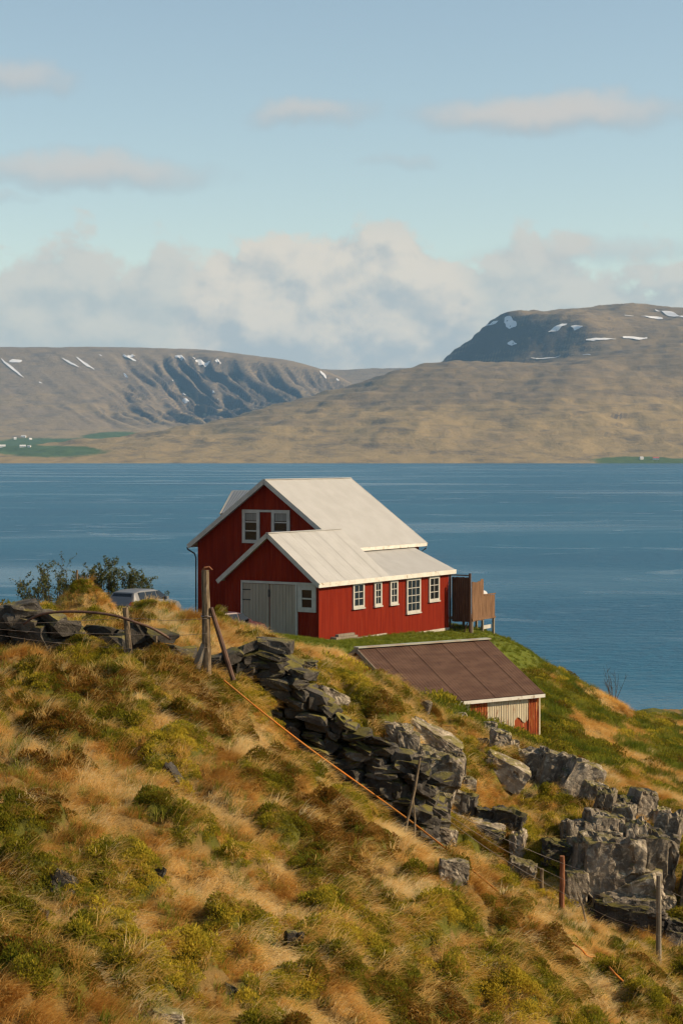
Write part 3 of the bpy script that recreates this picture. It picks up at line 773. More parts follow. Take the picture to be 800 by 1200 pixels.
# ------------------------------------------------------------------ the red farmhouse
def corr(a0, a1, zlo, zhi, place, pitch=0.11, amp=0.012, out=0.0):
    """corrugated sheet: a along the wall, zlo/zhi functions of a, place(a, offset, z) -> point"""
    n = max(2, int(round((a1 - a0) / pitch * 4)))
    vs, fs = [], []
    for i in range(n + 1):
        a = a0 + (a1 - a0) * i / n
        o = out + amp * math.sin(i * math.pi / 2)
        vs += [place(a, o, zlo(a)), place(a, o, zhi(a))]
    for i in range(n):
        fs.append((2 * i, 2 * i + 2, 2 * i + 3, 2 * i + 1))
    return vs, fs


def clad(parent, a0, a1, zlo, zhi, place, mat, sheet=0.92, extra=()):
    cuts = sorted(set([a0, a1] + [e for e in extra if a0 < e < a1] + list(np.arange(a0 + sheet, a1 - 0.2, sheet))))
    for i, (p, q) in enumerate(zip(cuts, cuts[1:])):
        vs, fs = corr(p, q + 0.03 if q < a1 else q, zlo, zhi, place, out=0.014 + (0.006 if i % 2 else 0.0))
        mesh_obj('wall_sheet', vs, fs, mat, parent)


def prism(name, x0, x1, xr, y0, y1, z0, ze, zr, mat, parent):
    vs = []
    for y in (y0, y1): vs += [(x0, y, z0), (x1, y, z0), (x1, y, ze), (xr, y, zr), (x0, y, ze)]
    return mesh_obj(name, vs, [(0, 1, 2, 3, 4), (9, 8, 7, 6, 5), (0, 5, 6, 1), (1, 6, 7, 2), (2, 7, 8, 3), (3, 8, 9, 4), (4, 9, 5, 0)], mat, parent)


def roof_slope(parent, Lo0, Lo1, Hi0, Hi1, mat, name='roof', sheets=None, amp=0.011, thick=0.10, pitch=0.13):
    """a slab with corrugated sheets on it; Lo edge from 0 to 1 along the eave, Hi edge along the ridge"""
    Lo0, Lo1, Hi0, Hi1 = map(Vector, (Lo0, Lo1, Hi0, Hi1))
    nrm = (Lo1 - Lo0).cross(Hi0 - Lo0).normalized()
    if nrm.z < 0: nrm = -nrm
    bm = bmesh.new()
    t = [bm.verts.new(p) for p in (Lo0, Lo1, Hi1, Hi0)]; b = [bm.verts.new(p - nrm * thick) for p in (Lo0, Lo1, Hi1, Hi0)]
    bm.faces.new(t); bm.faces.new(b[::-1])
    for k in range(4): bm.faces.new((t[k], b[k], b[(k + 1) % 4], t[(k + 1) % 4]))
    bmesh.ops.recalc_face_normals(bm, faces=bm.faces)
    r = bm_obj(name, bm, mat, parent)
    L = (Lo1 - Lo0).length; ns = sheets or 1
    for s in range(ns):
        f0, f1 = s / ns, min((s + 1) / ns + (0.02 if ns > 1 else 0), 1.0)
        n = max(4, int((f1 - f0) * L / pitch * 4)); vs, fs = [], []
        for i in range(n + 1):
            f = f0 + (f1 - f0) * i / n
            o = nrm * (0.016 + amp * math.sin(i * math.pi / 2) + (0.014 if s % 2 else 0.0))
            vs += [Lo0.lerp(Lo1, f) + o, Hi0.lerp(Hi1, f) + o]
        for i in range(n): fs.append((2 * i, 2 * i + 2, 2 * i + 3, 2 * i + 1))
        mesh_obj('roof_sheet', vs, fs, mat, r)
    return r


house = empty('farmhouse', H0, -HT)
tag(house, 'large red corrugated farmhouse with white roof on the green terrace above the water', 'house')
AW, AE, AR, AY = 6.10, 3.325, 5.74, 7.03        # annex: width, eave, ridge, depth
MX0, MX1, ME, MR, MY1 = -13.13, -2.90, 4.895, 8.55, 15.77
MC = (MX0 + MX1) / 2
wall_a = prism('wall', -AW, 0, -AW / 2, 0.0, AY - .02, -1.2, AE, AR, M['red'], house)
wall_m = prism('wall', MX0, MX1, MC, AY, MY1, -1.2, ME, MR, M['red'], house)
LZ1 = 4.50; LZ0 = 3.13; EX = 0.25                # lean-to roof from the main wall down to the eave
lz = lambda x: LZ1 + (LZ0 - LZ1) * (x + 2.9) / (EX + 2.9)
vs = []
for y in (AY - .02, 14.30): vs += [(-2.9, y, -1.6), (0, y, -1.6), (0, y, lz(0) - .08), (-2.9, y, lz(-2.9) - .08)]
wall_l = mesh_obj('wall', vs, [(0, 1, 2, 3), (7, 6, 5, 4), (0, 4, 5, 1), (1, 5, 6, 2), (2, 6, 7, 3), (3, 7, 4, 0)], M['red'], house)
front = lambda y: (lambda a, o, z: (a, y - o, z))
right = lambda x: (lambda a, o, z: (x + o, a, z))
ga = lambda a: AE + (AR - AE) * (1 - abs(a + AW / 2) / (AW / 2)) - .03
gm = lambda a: ME + (MR - ME) * (1 - abs(a - MC) / ((MX1 - MX0) / 2)) - .03
clad(wall_a, -AW, 0, lambda a: -0.9, ga, front(0.0), M['red'], extra=(-AW / 2,))
clad(wall_m, MX0, MX1, lambda a: -0.9, gm, front(AY), M['red'], extra=(MC,))
clad(wall_a, 0.0, AY, lambda a: 0.02 - .03 * a, lambda a: AE - .03, right(0.0), M['red'])
clad(wall_l, AY, 14.30, lambda a: 0.02 - .03 * a, lambda a: 3.20, right(0.0), M['red'])
clad(wall_m, AY, MY1, lambda a: 2.2, lambda a: ME - .05, right(MX1), M['red'])
bm = bmesh.new(); box(bm, -.10, 0.05, 0.0, AY + .01, -1.2, 0.0); bm2 = bm
bm_obj('foundation', bm, M['concrete'], house)
bm = bmesh.new(); box(bm, -.12, 0.045, AY + .01, 14.33, -1.6, -.22); bm_obj('foundation', bm, M['concrete'], house)
# roofs
OV = 0.25
asl = (AR - AE) / (AW / 2); msl = (MR - ME) / ((MX1 - MX0) / 2)
ra = 0.06
roof_slope(house, (EX, -.38, AE - EX * asl + ra), (EX, AY + .0, AE - EX * asl + ra), (-AW / 2, -.38, AR + ra), (-AW / 2, AY, AR + ra), M['roof_white'], sheets=8)
roof_slope(house, (-AW - EX, -.38, AE - EX * asl + ra), (-AW - EX, AY, AE - EX * asl + ra), (-AW / 2, -.38, AR + ra), (-AW / 2, AY, AR + ra), M['roof_white'], sheets=8)
mo = 0.38
roof_slope(house, (MX1 + mo, AY - .45, ME - mo * msl + ra), (MX1 + mo, MY1 + .3, ME - mo * msl + ra), (MC, AY - .45, MR + ra), (MC, MY1 + .3, MR + ra), M['roof_white'], sheets=10)
roof_slope(house, (MX0 - mo, AY - .45, ME - mo * msl + ra), (MX0 - mo, MY1 + .3, ME - mo * msl + ra), (MC, AY - .45, MR + ra), (MC, MY1 + .3, MR + ra), M['roof_white'], sheets=10)
roof_slope(house, (EX, AY + .003, LZ0 + .05), (EX, 14.68, LZ0 + .05), (-2.9 + .03, AY + .003, LZ1 + .05), (-2.9 + .03, 14.68, LZ1 + .05), M['roof_white'], sheets=8)
# closing piece between annex roof and lean-to roof
mesh_obj('gusset', [(EX - .1, AY - .004, AE - EX * asl + .12), (-2.87, AY - .004, LZ1), (-2.87, AY - .004, AE + 2.3), (EX - .1, AY - .03, AE - EX * asl + .12), (-2.87, AY - .03, LZ1), (-2.87, AY - .03, AE + 2.3)], [(0, 1, 2), (5, 4, 3), (0, 3, 4, 1), (1, 4, 5, 2), (2, 5, 3, 0)], M['trim'], house)


def board(name, P, Q, wid, hei, mat, up=(0, 0, 1)):
    bm = bmesh.new(); beam(bm, P, Q, wid, hei, up)
    bmesh.ops.recalc_face_normals(bm, faces=bm.faces)
    return bm_obj(name, bm, mat, house)


# bargeboards (edges of the gables), fascias along the eaves
for x, s in ((EX, 1), (-AW - EX, -1)):
    board('bargeboard', (x + s * .02, -.41, AE - EX * asl - .05), (-AW / 2 + s * .005, -.41, AR - .03), .05, .24, M['trim'])
for x, s in ((MX1 + mo, 1), (MX0 - mo, -1)):
    board('bargeboard', (x + s * .02, AY - .48, ME - mo * msl - .05), (MC + s * .005, AY - .48, MR - .03), .05, .27, M['trim'])
    board('bargeboard', (x + s * .02, MY1 + .33, ME - mo * msl - .05), (MC + s * .005, MY1 + .33, MR - .03), .05, .25, M['trim'])
board('fascia', (EX + .03, -.43, LZ0 - .03), (EX + .03, 14.72, LZ0 - .03), .05, .25, M['fascia'])
board('fascia', (MX1 + mo + .03, AY - .45, ME - mo * msl - .02), (MX1 + mo + .03, MY1 + .3, ME - mo * msl - .02), .05, .2, M['fascia'])
board('fascia', (MX0 - mo - .03, AY - .45, ME - mo * msl - .02), (MX0 - mo - .03, MY1 + .3, ME - mo * msl - .02), .05, .2, M['fascia'])
board('soffit', (EX - .10, -.33, LZ0 - .12), (EX - .10, 14.6, LZ0 - .12), .26, .03, M['trim'])
board('ridge_cap', (MC, AY - .47, MR + ra + .03), (MC, MY1 + .32, MR + ra + .03), .22, .035, M['roof_white'])
board('ridge_cap', (-AW / 2, -.40, AR + ra + .03), (-AW / 2, AY, AR + ra + .03), .20, .035, M['roof_white'])
board('corner_board', (0.035, -.036, -.9), (0.035, -.036, 3.1), .05, .05, M['red'], (0, 1, 0))
# dormer on the hidden slope
DY, DH, DW = 11.4, 7.87, 1.30
dxi = MC - (MR - DH) / msl
vs = []
for x in (MX0 - .25, dxi - 1.0): vs += [(x, DY - 1.12, ME - .3), (x, DY + 1.12, ME - .3), (x, DY + 1.12, DH - 1.2), (x, DY, DH - .06), (x, DY - 1.12, DH - 1.2)]
dorm = mesh_obj('dormer', vs, [(0, 1, 2, 3, 4), (9, 8, 7, 6, 5), (0, 5, 6, 1), (1, 6, 7, 2), (4, 9, 5, 0), (2, 7, 8, 3), (3, 8, 9, 4)], M['red'], house)
for s in (-1, 1):
    e_ = DY + s * 1.30
    Lo0, Lo1, Hi0, Hi1 = (MX0 - .5, e_, DH - 1.39), (MC - (MR - DH + 1.39) / msl + .3, e_, DH - 1.39), (MX0 - .5, DY, DH), (dxi + .3, DY, DH)
    rr = roof_slope(house, Lo0, Lo1, Hi0, Hi1, M['roof_white'], 'dormer_roof', thick=.07)
    board('bargeboard', (MX0 - .53, e_ + s * .02, DH - 1.46), (MX0 - .53, DY, DH - .08), .05, .2, M['trim'])
# gutters and downpipes
for pts_ in ([(MX0 - mo - .12, AY - .42, ME - mo * msl - .10), (MX0 - mo - .10, AY - .38, ME - mo * msl - .22), (MX0 - .18, AY - .10, ME - .75), (MX0 - .10, AY - .06, ME - 1.0), (MX0 - .10, AY - .06, -.5)],
             [(MX1 + mo + .1, MY1 + .12, ME - mo * msl - .12), (MX1 + mo + .08, MY1 + .10, ME - mo * msl - .25), (MX1 + .12, MY1 - .05, ME - .80), (MX1 + .10, MY1 - .05, 3.2)]):
    bm = bmesh.new(); tube(bm, pts_, .045, 8); bm_obj('downpipe', bm, M['iron'], house, True)


def window(place, a0, a1, z0, z1, cols, rows, fw=.11, curtain=0.0, sill=True, bars=.035, rowfr=None):
    """place(a, outward, z) -> house-local point"""
    def slab(bm, a, b, o0, o1, c, d):
        q = [place(a, o0, c), place(b, o0, c), place(b, o1, c), place(a, o1, c), place(a, o0, d), place(b, o0, d), place(b, o1, d), place(a, o1, d)]
        v = [bm.verts.new(p) for p in q]
        for f in ((0, 3, 2, 1), (4, 5, 6, 7), (0, 1, 5, 4), (1, 2, 6, 5), (2, 3, 7, 6), (3, 0, 4, 7)): bm.faces.new([v[i] for i in f])
    bm = bmesh.new()
    slab(bm, a0, a0 + fw, .0, .085, z0 + fw, z1 - fw); slab(bm, a1 - fw, a1, .0, .085, z0 + fw, z1 - fw)
    slab(bm, a0, a1, .0, .088, z1 - fw, z1); slab(bm, a0, a1, .0, .088, z0, z0 + fw)
    bmesh.ops.recalc_face_normals(bm, faces=bm.faces)
    wo = bm_obj('window', bm, M['trim'], house)
    bm = bmesh.new(); slab(bm, a0 + fw, a1 - fw, .02, .032, z0 + fw, z1 - fw); bmesh.ops.recalc_face_normals(bm, faces=bm.faces); bm_obj('pane', bm, M['glass'], wo)
    ia0, ia1, iz0, iz1 = a0 + fw, a1 - fw, z0 + fw, z1 - fw
    for c in range(1, cols):
        bm = bmesh.new(); x = ia0 + (ia1 - ia0) * c / cols; slab(bm, x - bars / 2, x + bars / 2, .030, .070, iz0, iz1); bmesh.ops.recalc_face_normals(bm, faces=bm.faces); bm_obj('glazing_bar', bm, M['trim'], wo)
    for r in range(1, rows):
        bm = bmesh.new(); z = iz0 + (iz1 - iz0) * r / rows; slab(bm, ia0, ia1, .030, .066, z - bars / 2, z + bars / 2); bmesh.ops.recalc_face_normals(bm, faces=bm.faces); bm_obj('glazing_bar', bm, M['trim'], wo)
    if curtain:
        bm = bmesh.new(); slab(bm, ia0 + .03, ia1 - .03, .0325, .036, iz1 - (iz1 - iz0) * curtain, iz1 - .02); bmesh.ops.recalc_face_normals(bm, faces=bm.faces); bm_obj('curtain', bm, M['curtain'], wo)
    if sill:
        bm = bmesh.new(); slab(bm, a0 - .04, a1 + .04, .0, .13, z0 - .07, z0 - .003); bmesh.ops.recalc_face_normals(bm, faces=bm.faces); bm_obj('sill', bm, M['trim'], wo)
    return wo


R_ = lambda a, o, z: (0.022 + o, a, z)
for (a0, a1, z0, z1, c, r) in ((3.38, 4.55, 1.62, 3.0, 2, 3), (5.64, 6.44, 1.60, 2.97, 2, 3), (7.37, 8.22, 1.58, 2.94, 2, 3), (9.22, 10.82, .95, 2.94, 3, 4), (11.82, 13.05, 1.48, 2.93, 2, 3)):
    window(R_, a0, a1, z0, z1, c, r, fw=.13)
Fm = lambda a, o, z: (a, AY - .022 - o, z)
window(Fm, -9.83, -8.60, 4.86, 6.84, 1, 3, .20, .28, sill=False, bars=.07)
window(Fm, -7.75, -6.47, 4.86, 6.84, 1, 3, .20, .28, sill=False, bars=.07)
board('trim_board', (-8.595, AY - .09, 6.77), (-7.755, AY - .09, 6.77), .06, .13, M['trim'])
Fa = lambda a, o, z: (a, -.022 - o, z)
window(Fa, -1.27, -.13, 1.62, 3.06, 1, 2, .25, 0, sill=False, bars=.08)
board('trim_board', (-4.98, -.075, 3.13), (-.13, -.075, 3.13), .10, .13, M['trim'])
board('door_frame', (-4.93, -.075, -.2), (-4.93, -.075, 3.06), .10, .10, M['trim'], (0, 1, 0))
board('door_frame', (-1.36, -.075, -.2), (-1.36, -.075, 3.06), .10, .10, M['trim'], (0, 1, 0))
for (x0, x1, hs) in ((-4.87, -3.16, -4.87), (-3.09, -1.42, None)):
    bm = bmesh.new(); nb = 8; bw = (x1 - x0) / nb
    for k in range(nb):
        box(bm, x0 + k * bw + .006, x0 + (k + 1) * bw - .006, -.075, -.03, .0, 3.04)
    box(bm, x0, x1, -.029, -.005, .0, 3.04)
    d_ = bm_obj('door', bm, M['door'], house)
    if hs:
        for z in (2.70, 2.15):
            bm = bmesh.new(); box(bm, hs - .02, hs + .50, -.095, -.077, z - .03, z + .03); bm_obj('hinge', bm, M['iron'], d_)
    else:
        bm = bmesh.new(); box(bm, x0 - .10, x0 + .02, -.11, -.077, 2.35, 2.75); bm_obj('latch', bm, M['iron'], d_)

# ---- the boarded deck behind the lean-to
deck = empty('deck', H0 + Vector((*[a - b for a, b in zip(hl(0, 14.6), (H0.x, H0.y))], 0)), -HT)
tag(deck, 'brown boarded deck on stilts with screen fences at the far end of the house', 'deck')


def dboard(name, x0, x1, y0, y1, z0, z1, mat, parent=None):
    bm = bmesh.new(); box(bm, x0, x1, y0, y1, z0, z1); return bm_obj(name, bm, mat, parent or deck)


dboard('floor', -.5, 1.36, .12, 2.95, .22, .34, M['deck_wood'])
nb = 9
for k in range(nb):       # screen facing the camera, its shade put into the board colour
    a = .07 + (1.34 - .07) * k / nb; b = .07 + (1.34 - .07) * (k + 1) / nb - .012
    dboard('board', a, b, .0, .03, .12 + rnd.uniform(-.02, .02), 2.78 + rnd.uniform(-.02, .02), M['shade_wood'])
dboard('rail', -.2, 1.37, -.045, -.005, 2.86, 2.93, M['shade_wood'])
dboard('post', 1.28, 1.40, -.14, -.05, -1.1, 3.03, M['shade_wood'])
dboard('post', -.1, .0, -.06, .04, -1.1, 2.93, M['shade_wood'])
n1 = 8
for k in range(n1):       # lit screen along the side, tall then low
    a = .0 + 1.45 * k / n1; b = 1.45 * (k + 1) / n1 - .014
    dboard('board', 1.41, 1.44, a, b, .16 + rnd.uniform(-.02, .02), 2.50 + rnd.uniform(-.03, .03) + (.12 if k > 5 else 0), M['deck_wood'])
for k in range(9):
    a = 1.46 + 1.45 * k / 9; b = 1.46 + 1.45 * (k + 1) / 9 - .014
    dboard('board', 1.41, 1.44, a, b, .18 + rnd.uniform(-.02, .02), 1.62 + rnd.uniform(-.02, .02), M['deck_wood'])
dboard('rail', 1.39, 1.47, 1.46, 2.96, 1.63, 1.70, M['deck_wood'])
dboard('rail', 1.445, 1.475, .0, 2.95, .20, .30, M['deck_wood'])
for (x, y) in ((1.36, .10), (1.36, 1.45), (1.36, 2.86), (.2, 2.86), (.1, 1.4)):
    dboard('post', x - .06, x + .06, y - .06, y + .06, -1.9, .215, M['grey_wood'])
bm = bmesh.new(); beam(bm, (.9, -.18, -.75), (1.18, -.1, .1), .10, .06); bm_obj('brace', bm, M['deck_wood'], deck)
bm = bmesh.new(); beam(bm, (-.05, -.18, -.65), (.25, -.1, .0), .10, .06); bm_obj('brace', bm, M['shade_wood'], deck)
dboard('plank', 1.2, 1.26, 1.5, 2.8, -.42, -.20, M['trim'])
# something pale and rounded behind the low rail: a covered barbecue
bbq = empty('barbecue', deck.location, -HT); tag(bbq, 'dark barbecue with a pale lid standing on the deck behind the low boards', 'barbecue')
bm = bmesh.new(); bmesh.ops.create_uvsphere(bm, u_segments=14, v_segments=8, radius=.30)
for v in bm.verts: v.co = Vector((v.co.x + .95, v.co.y * 1.3 + 2.2, max(v.co.z, -.05) * .9 + 1.62))
bm_obj('lid', bm, M['farm_grey'], bbq, True)
bm = bmesh.new(); box(bm, .68, 1.22, 1.82, 2.58, .9, 1.56); bm_obj('body', bm, M['iron'], bbq)
for (x, y) in ((.72, 1.86), (1.18, 1.86), (.72, 2.54), (1.18, 2.54)):
    bm = bmesh.new(); box(bm, x - .03, x + .03, y - .03, y + .03, .345, .897); bm_obj('leg', bm, M['iron'], bbq)

# ---- weathered planks and stones along the foot of the wall
pile = empty('plank_pile', (*hl(.6, 1.6), gz(*hl(.6, 1.6)) - .02), -HT + math.pi / 2 - .06); tag(pile, 'stack of weathered grey planks at the foot of the red side wall', 'plank pile')
for lay in range(3):
    for k in range(3 - lay):
        x0 = -1.3 + .25 * lay + rnd.uniform(-.1, .1); bm = bmesh.new(); box(bm, x0, x0 + 2.5 - .5 * lay, -.33 + .25 * k + .08 * lay, -.11 + .25 * k + .08 * lay, .02 + .13 * lay, .14 + .13 * lay)
        bmesh.ops.rotate(bm, verts=bm.verts, cent=(0, 0, .1), matrix=Matrix.Rotation(rnd.uniform(-.02, .02), 3, 'Z')); bm_obj('plank', bm, M['grey_wood'], pile)

# ------------------------------------------------------------------ the low shed in the hollow
SA = math.radians(35)
SE = Vector(W(637, 813, 80.0))                   # right lower corner of the near roof slope
shed = empty('shed', (SE.x, SE.y, SE.z - 2.35), SA)
tag(shed, 'low shed with rusty brown corrugated roof in the hollow below the red house', 'shed')
# local x along the ridge (0 = far right end, -6.8 = left gable), local y away from the near eave
SL, SWn, SWb, Eh, Rh = 6.8, 3.6, 2.6, 2.35, 4.28
bh = Rh - (Rh - Eh) * SWb / SWn
roof_slope(shed, (-SL, 0, Eh), (0, 0, Eh), (-SL, SWn, Rh), (0, SWn, Rh), M['rust_roof'], sheets=8, amp=.006, thick=.06, pitch=.15)
roof_slope(shed, (-SL, SWn + SWb, bh), (0, SWn + SWb, bh), (-SL, SWn, Rh), (0, SWn, Rh), M['rust_roof'], sheets=8, amp=.006, thick=.06, pitch=.15)
bm = bmesh.new(); beam(bm, (-SL - .03, SWn, Rh + .05), (.04, SWn, Rh + .05), .34, .05); bm_obj('ridge_cap', bm, M['verdigris'], shed)
bm = bmesh.new(); beam(bm, (-SL - .01, -.03, Eh - .07), (.02, -.03, Eh - .07), .04, .13); bm_obj('fascia', bm, M['fascia'], shed)
vs = []
for x in (-SL + .14, -.14): vs += [(x, .22, -1.6), (x, SWn + SWb - .2, -1.6), (x, SWn + SWb - .2, bh - .1), (x, SWn, Rh - .12), (x, .22, Eh)]
swall = mesh_obj('wall', vs, [(0, 1, 2, 3, 4), (9, 8, 7, 6, 5), (0, 5, 6, 1), (1, 6, 7, 2), (2, 7, 8, 3), (3, 8, 9, 4), (4, 9, 5, 0)], M['rust'], shed)
cuts = [-6.66, -5.7, -4.75, -3.72, -2.82, -2.1, -1.4, -.68, -.14]
mats = ['cream', 'cream', 'cream', 'rust', 'cream', 'cream', 'cream', 'rust']
for i, (a, b) in enumerate(zip(cuts, cuts[1:])):
    low = -1.2 if mats[i] == 'rust' or i < 3 else {4: .9, 5: 1.12, 6: 1.34}.get(i, -1.2)
    vs, fs = corr(a, b, lambda q, low=low: low + .12 * math.sin(q * 9), lambda q: Eh - .03, lambda q, o, z: (q, .20 - o, z), .12, .014, .012 + .006 * (i % 2))
    mesh_obj('wall_sheet', vs, fs, M[mats[i]], swall)
vs, fs = corr(.22, SWn + SWb - .2, lambda q: -1.4, lambda q: (Eh + (Rh - Eh) * q / SWn if q < SWn else Rh - (Rh - Eh) * (q - SWn) / SWn) - .1, lambda q, o, z: (-.14 + o, q, z), .12, .014, .012)
mesh_obj('wall_sheet', vs, fs, M['rust'], swall)
nb = 22
for k in range(nb):                                # old boards of the left gable
    a = .24 + (SWn + SWb - .44) * k / nb; b = .24 + (SWn + SWb - .44) * (k + 1) / nb - .015; mid = (a + b) / 2
    zt = (Eh + (Rh - Eh) * mid / SWn if mid < SWn else Rh - (Rh - Eh) * (mid - SWn) / SWn) - .22
    bm = bmesh.new(); box(bm, -SL + .10, -SL + .137, a, b, -.6, zt); bm_obj('board', bm, M['deck_wood'] if k in (10, 12) else M['grey_wood'], swall)
for (y0, z0) in ((0, Eh), (SWn + SWb, bh)):
    bm = bmesh.new(); beam(bm, (-SL - .03, y0, z0 - .06), (-SL - .03, SWn, Rh - .05), .04, .16); bmesh.ops.recalc_face_normals(bm, faces=bm.faces); bm_obj('bargeboard', bm, M['grey_wood'], shed)
bm = bmesh.new(); box(bm, -.135, -.07, .15, .22, -1.4, Eh - .14); bm_obj('corner_board', bm, M['cream'], shed)

# ------------------------------------------------------------------ cars beside the house
M['silver'] = two_tone('silver_car_paint', (0.132, 0.132, 0.132), (0.150, 0.150, 0.150), 2, 0.35, 0.5)
M['maroon'] = two_tone('maroon_car_paint', (0.06, 0.012, 0.012), (0.075, 0.016, 0.014), 2, 0.35, 0.5)
M['tail'] = two_tone('red_lamp', (0.55, 0.015, 0.02), (0.6, 0.02, 0.02), 4, 0.25, 0.5)


def make_car(loc, rz, paint, label):
    e = empty('parked_car', loc, rz); tag(e, label, 'car', 'cars parked beside the house')
    st = [(0.0, .40, .78, .84, .80, .70), (.10, .30, .90, 1.00, .84, .74), (.40, .26, .98, 1.44, .86, .62), (.95, .25, 1.00, 1.53, .87, .63), (2.05, .25, 1.00, 1.52, .87, .63), (2.45, .25, .99, 1.44, .87, .62),
          (3.15, .25, .94, 1.02, .86, .70), (3.85, .28, .82, .88, .82, .68), (4.15, .36, .62, .70, .74, .62)]
    vs, fs = [], []
    for (x, zb, zm, zt, hw, hr_) in st:
        vs += [(x, -hw * .92, zb), (x, -hw, zb + .22), (x, -hw * .985, zm), (x, -hr_, zt - .03), (x, -hr_ * .8, zt), (x, hr_ * .8, zt), (x, hr_, zt - .03), (x, hw * .985, zm), (x, hw, zb + .22), (x, hw * .92, zb)]
    n = 10
    for i in range(len(st) - 1):
        for k in range(n):
            a = i * n + k; b = i * n + (k + 1) % n; fs.append((a, b, b + n, a + n))
    fs.append(tuple(range(n))[::-1]); fs.append(tuple(range((len(st) - 1) * n, len(st) * n)))
    body = mesh_obj('body', vs, fs, paint, e)

    def quad(name, P, mat, parent=body):
        c = [Vector(p) for p in P]; nr = (c[1] - c[0]).cross(c[2] - c[0]).normalized()
        v = [p + nr * .012 for p in c] + [p - nr * .03 for p in c]
        o = mesh_obj(name, v, [(0, 1, 2, 3), (7, 6, 5, 4), (0, 4, 5, 1), (1, 5, 6, 2), (2, 6, 7, 3), (3, 7, 4, 0)], mat, parent); return o
    for s in (-1, 1):
        def S(x, z):
            # on the cabin side between belt and roof
            f = (z - 1.0) / .52; return (x, s * (.855 + (.63 - .855) * f), z)
        for (x0, x1, x2, x3) in ((.62, 1.15, 1.15, .66), (1.22, 2.02, 2.02, 1.22), (2.10, 2.90, 2.38, 2.10)):
            P = [S(x0, 1.04), S(x1, 1.04), S(x2, 1.43), S(x3, 1.43)]
            quad('window', P if s < 0 else P[::-1], M['glass'])
        P = [(.02, s * .50, .80), (.02, s * .78, .80), (.09, s * .80, 1.02), (.09, s * .66, 1.02)]
        quad('tail_light', P if s < 0 else P[::-1], M['tail'])
        P = [(4.08, s * .48, .60), (4.08, s * .70, .60), (3.92, s * .72, .80), (3.92, s * .48, .80)]
        quad('headlight', P[::-1] if s < 0 else P, M['farm_grey'])
        bm = bmesh.new(); box(bm, 2.55, 2.72, s * .93 - .07, s * .93 + .07, 1.02, 1.16); bm_obj('mirror', bm, paint, e)
        for x in (.78, 3.28):
            bm = bmesh.new()
            prof = [(.0, .10), (.20, .10), (.30, .09), (.32, .04), (.32, -.06), (.30, -.10), (.0, -.10)]
            rings = []
            for (r, y) in prof[1:-1]:
                rings.append([bm.verts.new((x + r * math.cos(2 * math.pi * k / 20), s * (.80 + y), .32 + r * math.sin(2 * math.pi * k / 20))) for k in range(20)])
            for r0, r1 in zip(rings, rings[1:]):
                for k in range(20): bm.faces.new((r0[k], r0[(k + 1) % 20], r1[(k + 1) % 20], r1[k]))
            bm.faces.new(rings[0]); bm.faces.new(rings[-1][::-1]); bmesh.ops.recalc_face_normals(bm, faces=bm.faces)
            wh = bm_obj('wheel', bm, M['rubber'], e, False)
            bm = bmesh.new(); bmesh.ops.create_circle(bm, cap_ends=True, segments=16, radius=.19); bmesh.ops.rotate(bm, verts=bm.verts, matrix=Matrix.Rotation(math.pi / 2, 3, 'X'))
            for v in bm.verts: v.co += Vector((x, s * .912, .32))
            bm_obj('rim', bm, M['farm_grey'], wh)
    quad('rear_window', [(.16, .60, 1.06), (.16, -.60, 1.06), (.37, -.54, 1.38), (.37, .54, 1.38)], M['glass'])
    quad('windscreen', [(3.08, -.66, 1.05), (3.08, .66, 1.05), (2.50, .57, 1.42), (2.50, -.57, 1.42)], M['glass'])
    return e


def place_car(px, py_roof, D, heading, paint, label):
    x, y, z = W(px, py_roof, D)
    make_car((x, y, z - 1.53), heading, paint, label)
    return z - 1.53


hd = math.radians(60)
z1 = place_car(139, 692.5, 93.0, hd, M['silver'], 'silver car with red tail light half hidden behind the straw mound')
z2 = place_car(233, 719, 98.0, math.radians(48), M['maroon'], 'dark maroon car behind the grass crest by the garage doors')

# ------------------------------------------------------------------ rocks
def block_mesh(name, seed, chamfer, sub=0, rough=0.0, skew=.12):
    r = random.Random(seed); bm = bmesh.new()
    for sx in (-1, 1):
        for sy in (-1, 1):
            for sz in (-1, 1):
                c = Vector((sx * (.5 - r.uniform(0, skew)), sy * (.5 - r.uniform(0, skew)), sz * (.5 - r.uniform(0, skew))))
                for ax in range(3):
                    q = c.copy(); q[ax] -= (sx, sy, sz)[ax] * r.uniform(*chamfer); bm.verts.new(q)
    res = bmesh.ops.convex_hull(bm, input=bm.verts)
    bmesh.ops.delete(bm, geom=[g for g in res['geom_interior'] if isinstance(g, bmesh.types.BMVert)], context='VERTS')
    bmesh.ops.delete(bm, geom=[v for v in bm.verts if not v.link_faces], context='VERTS')
    if sub:
        from mathutils import noise as mn
        for k in range(sub):
            bmesh.ops.subdivide_edges(bm, edges=bm.edges, cuts=1, use_grid_fill=True); bmesh.ops.triangulate(bm, faces=bm.faces)
        bm.normal_update()
        for v in bm.verts:
            p = v.co * 2.6 + Vector((seed * 3.7, 0, 0)); q = v.co + Vector((mn.noise(p), mn.noise(p + Vector((7, 0, 0))), mn.noise(p + Vector((0, 7, 0))))) * .12
            v.co += v.normal * rough * ((mn.cell(Vector((q.x * 4 + seed, q.y * 4, q.z * 2.2))) - .5) * 1.6 + mn.noise(p * 2.5) * .8 + mn.noise(p * 6) * .4)
    bmesh.ops.recalc_face_normals(bm, faces=bm.faces)
    me = bpy.data.meshes.new(name); bm.to_mesh(me); bm.free()
    return me


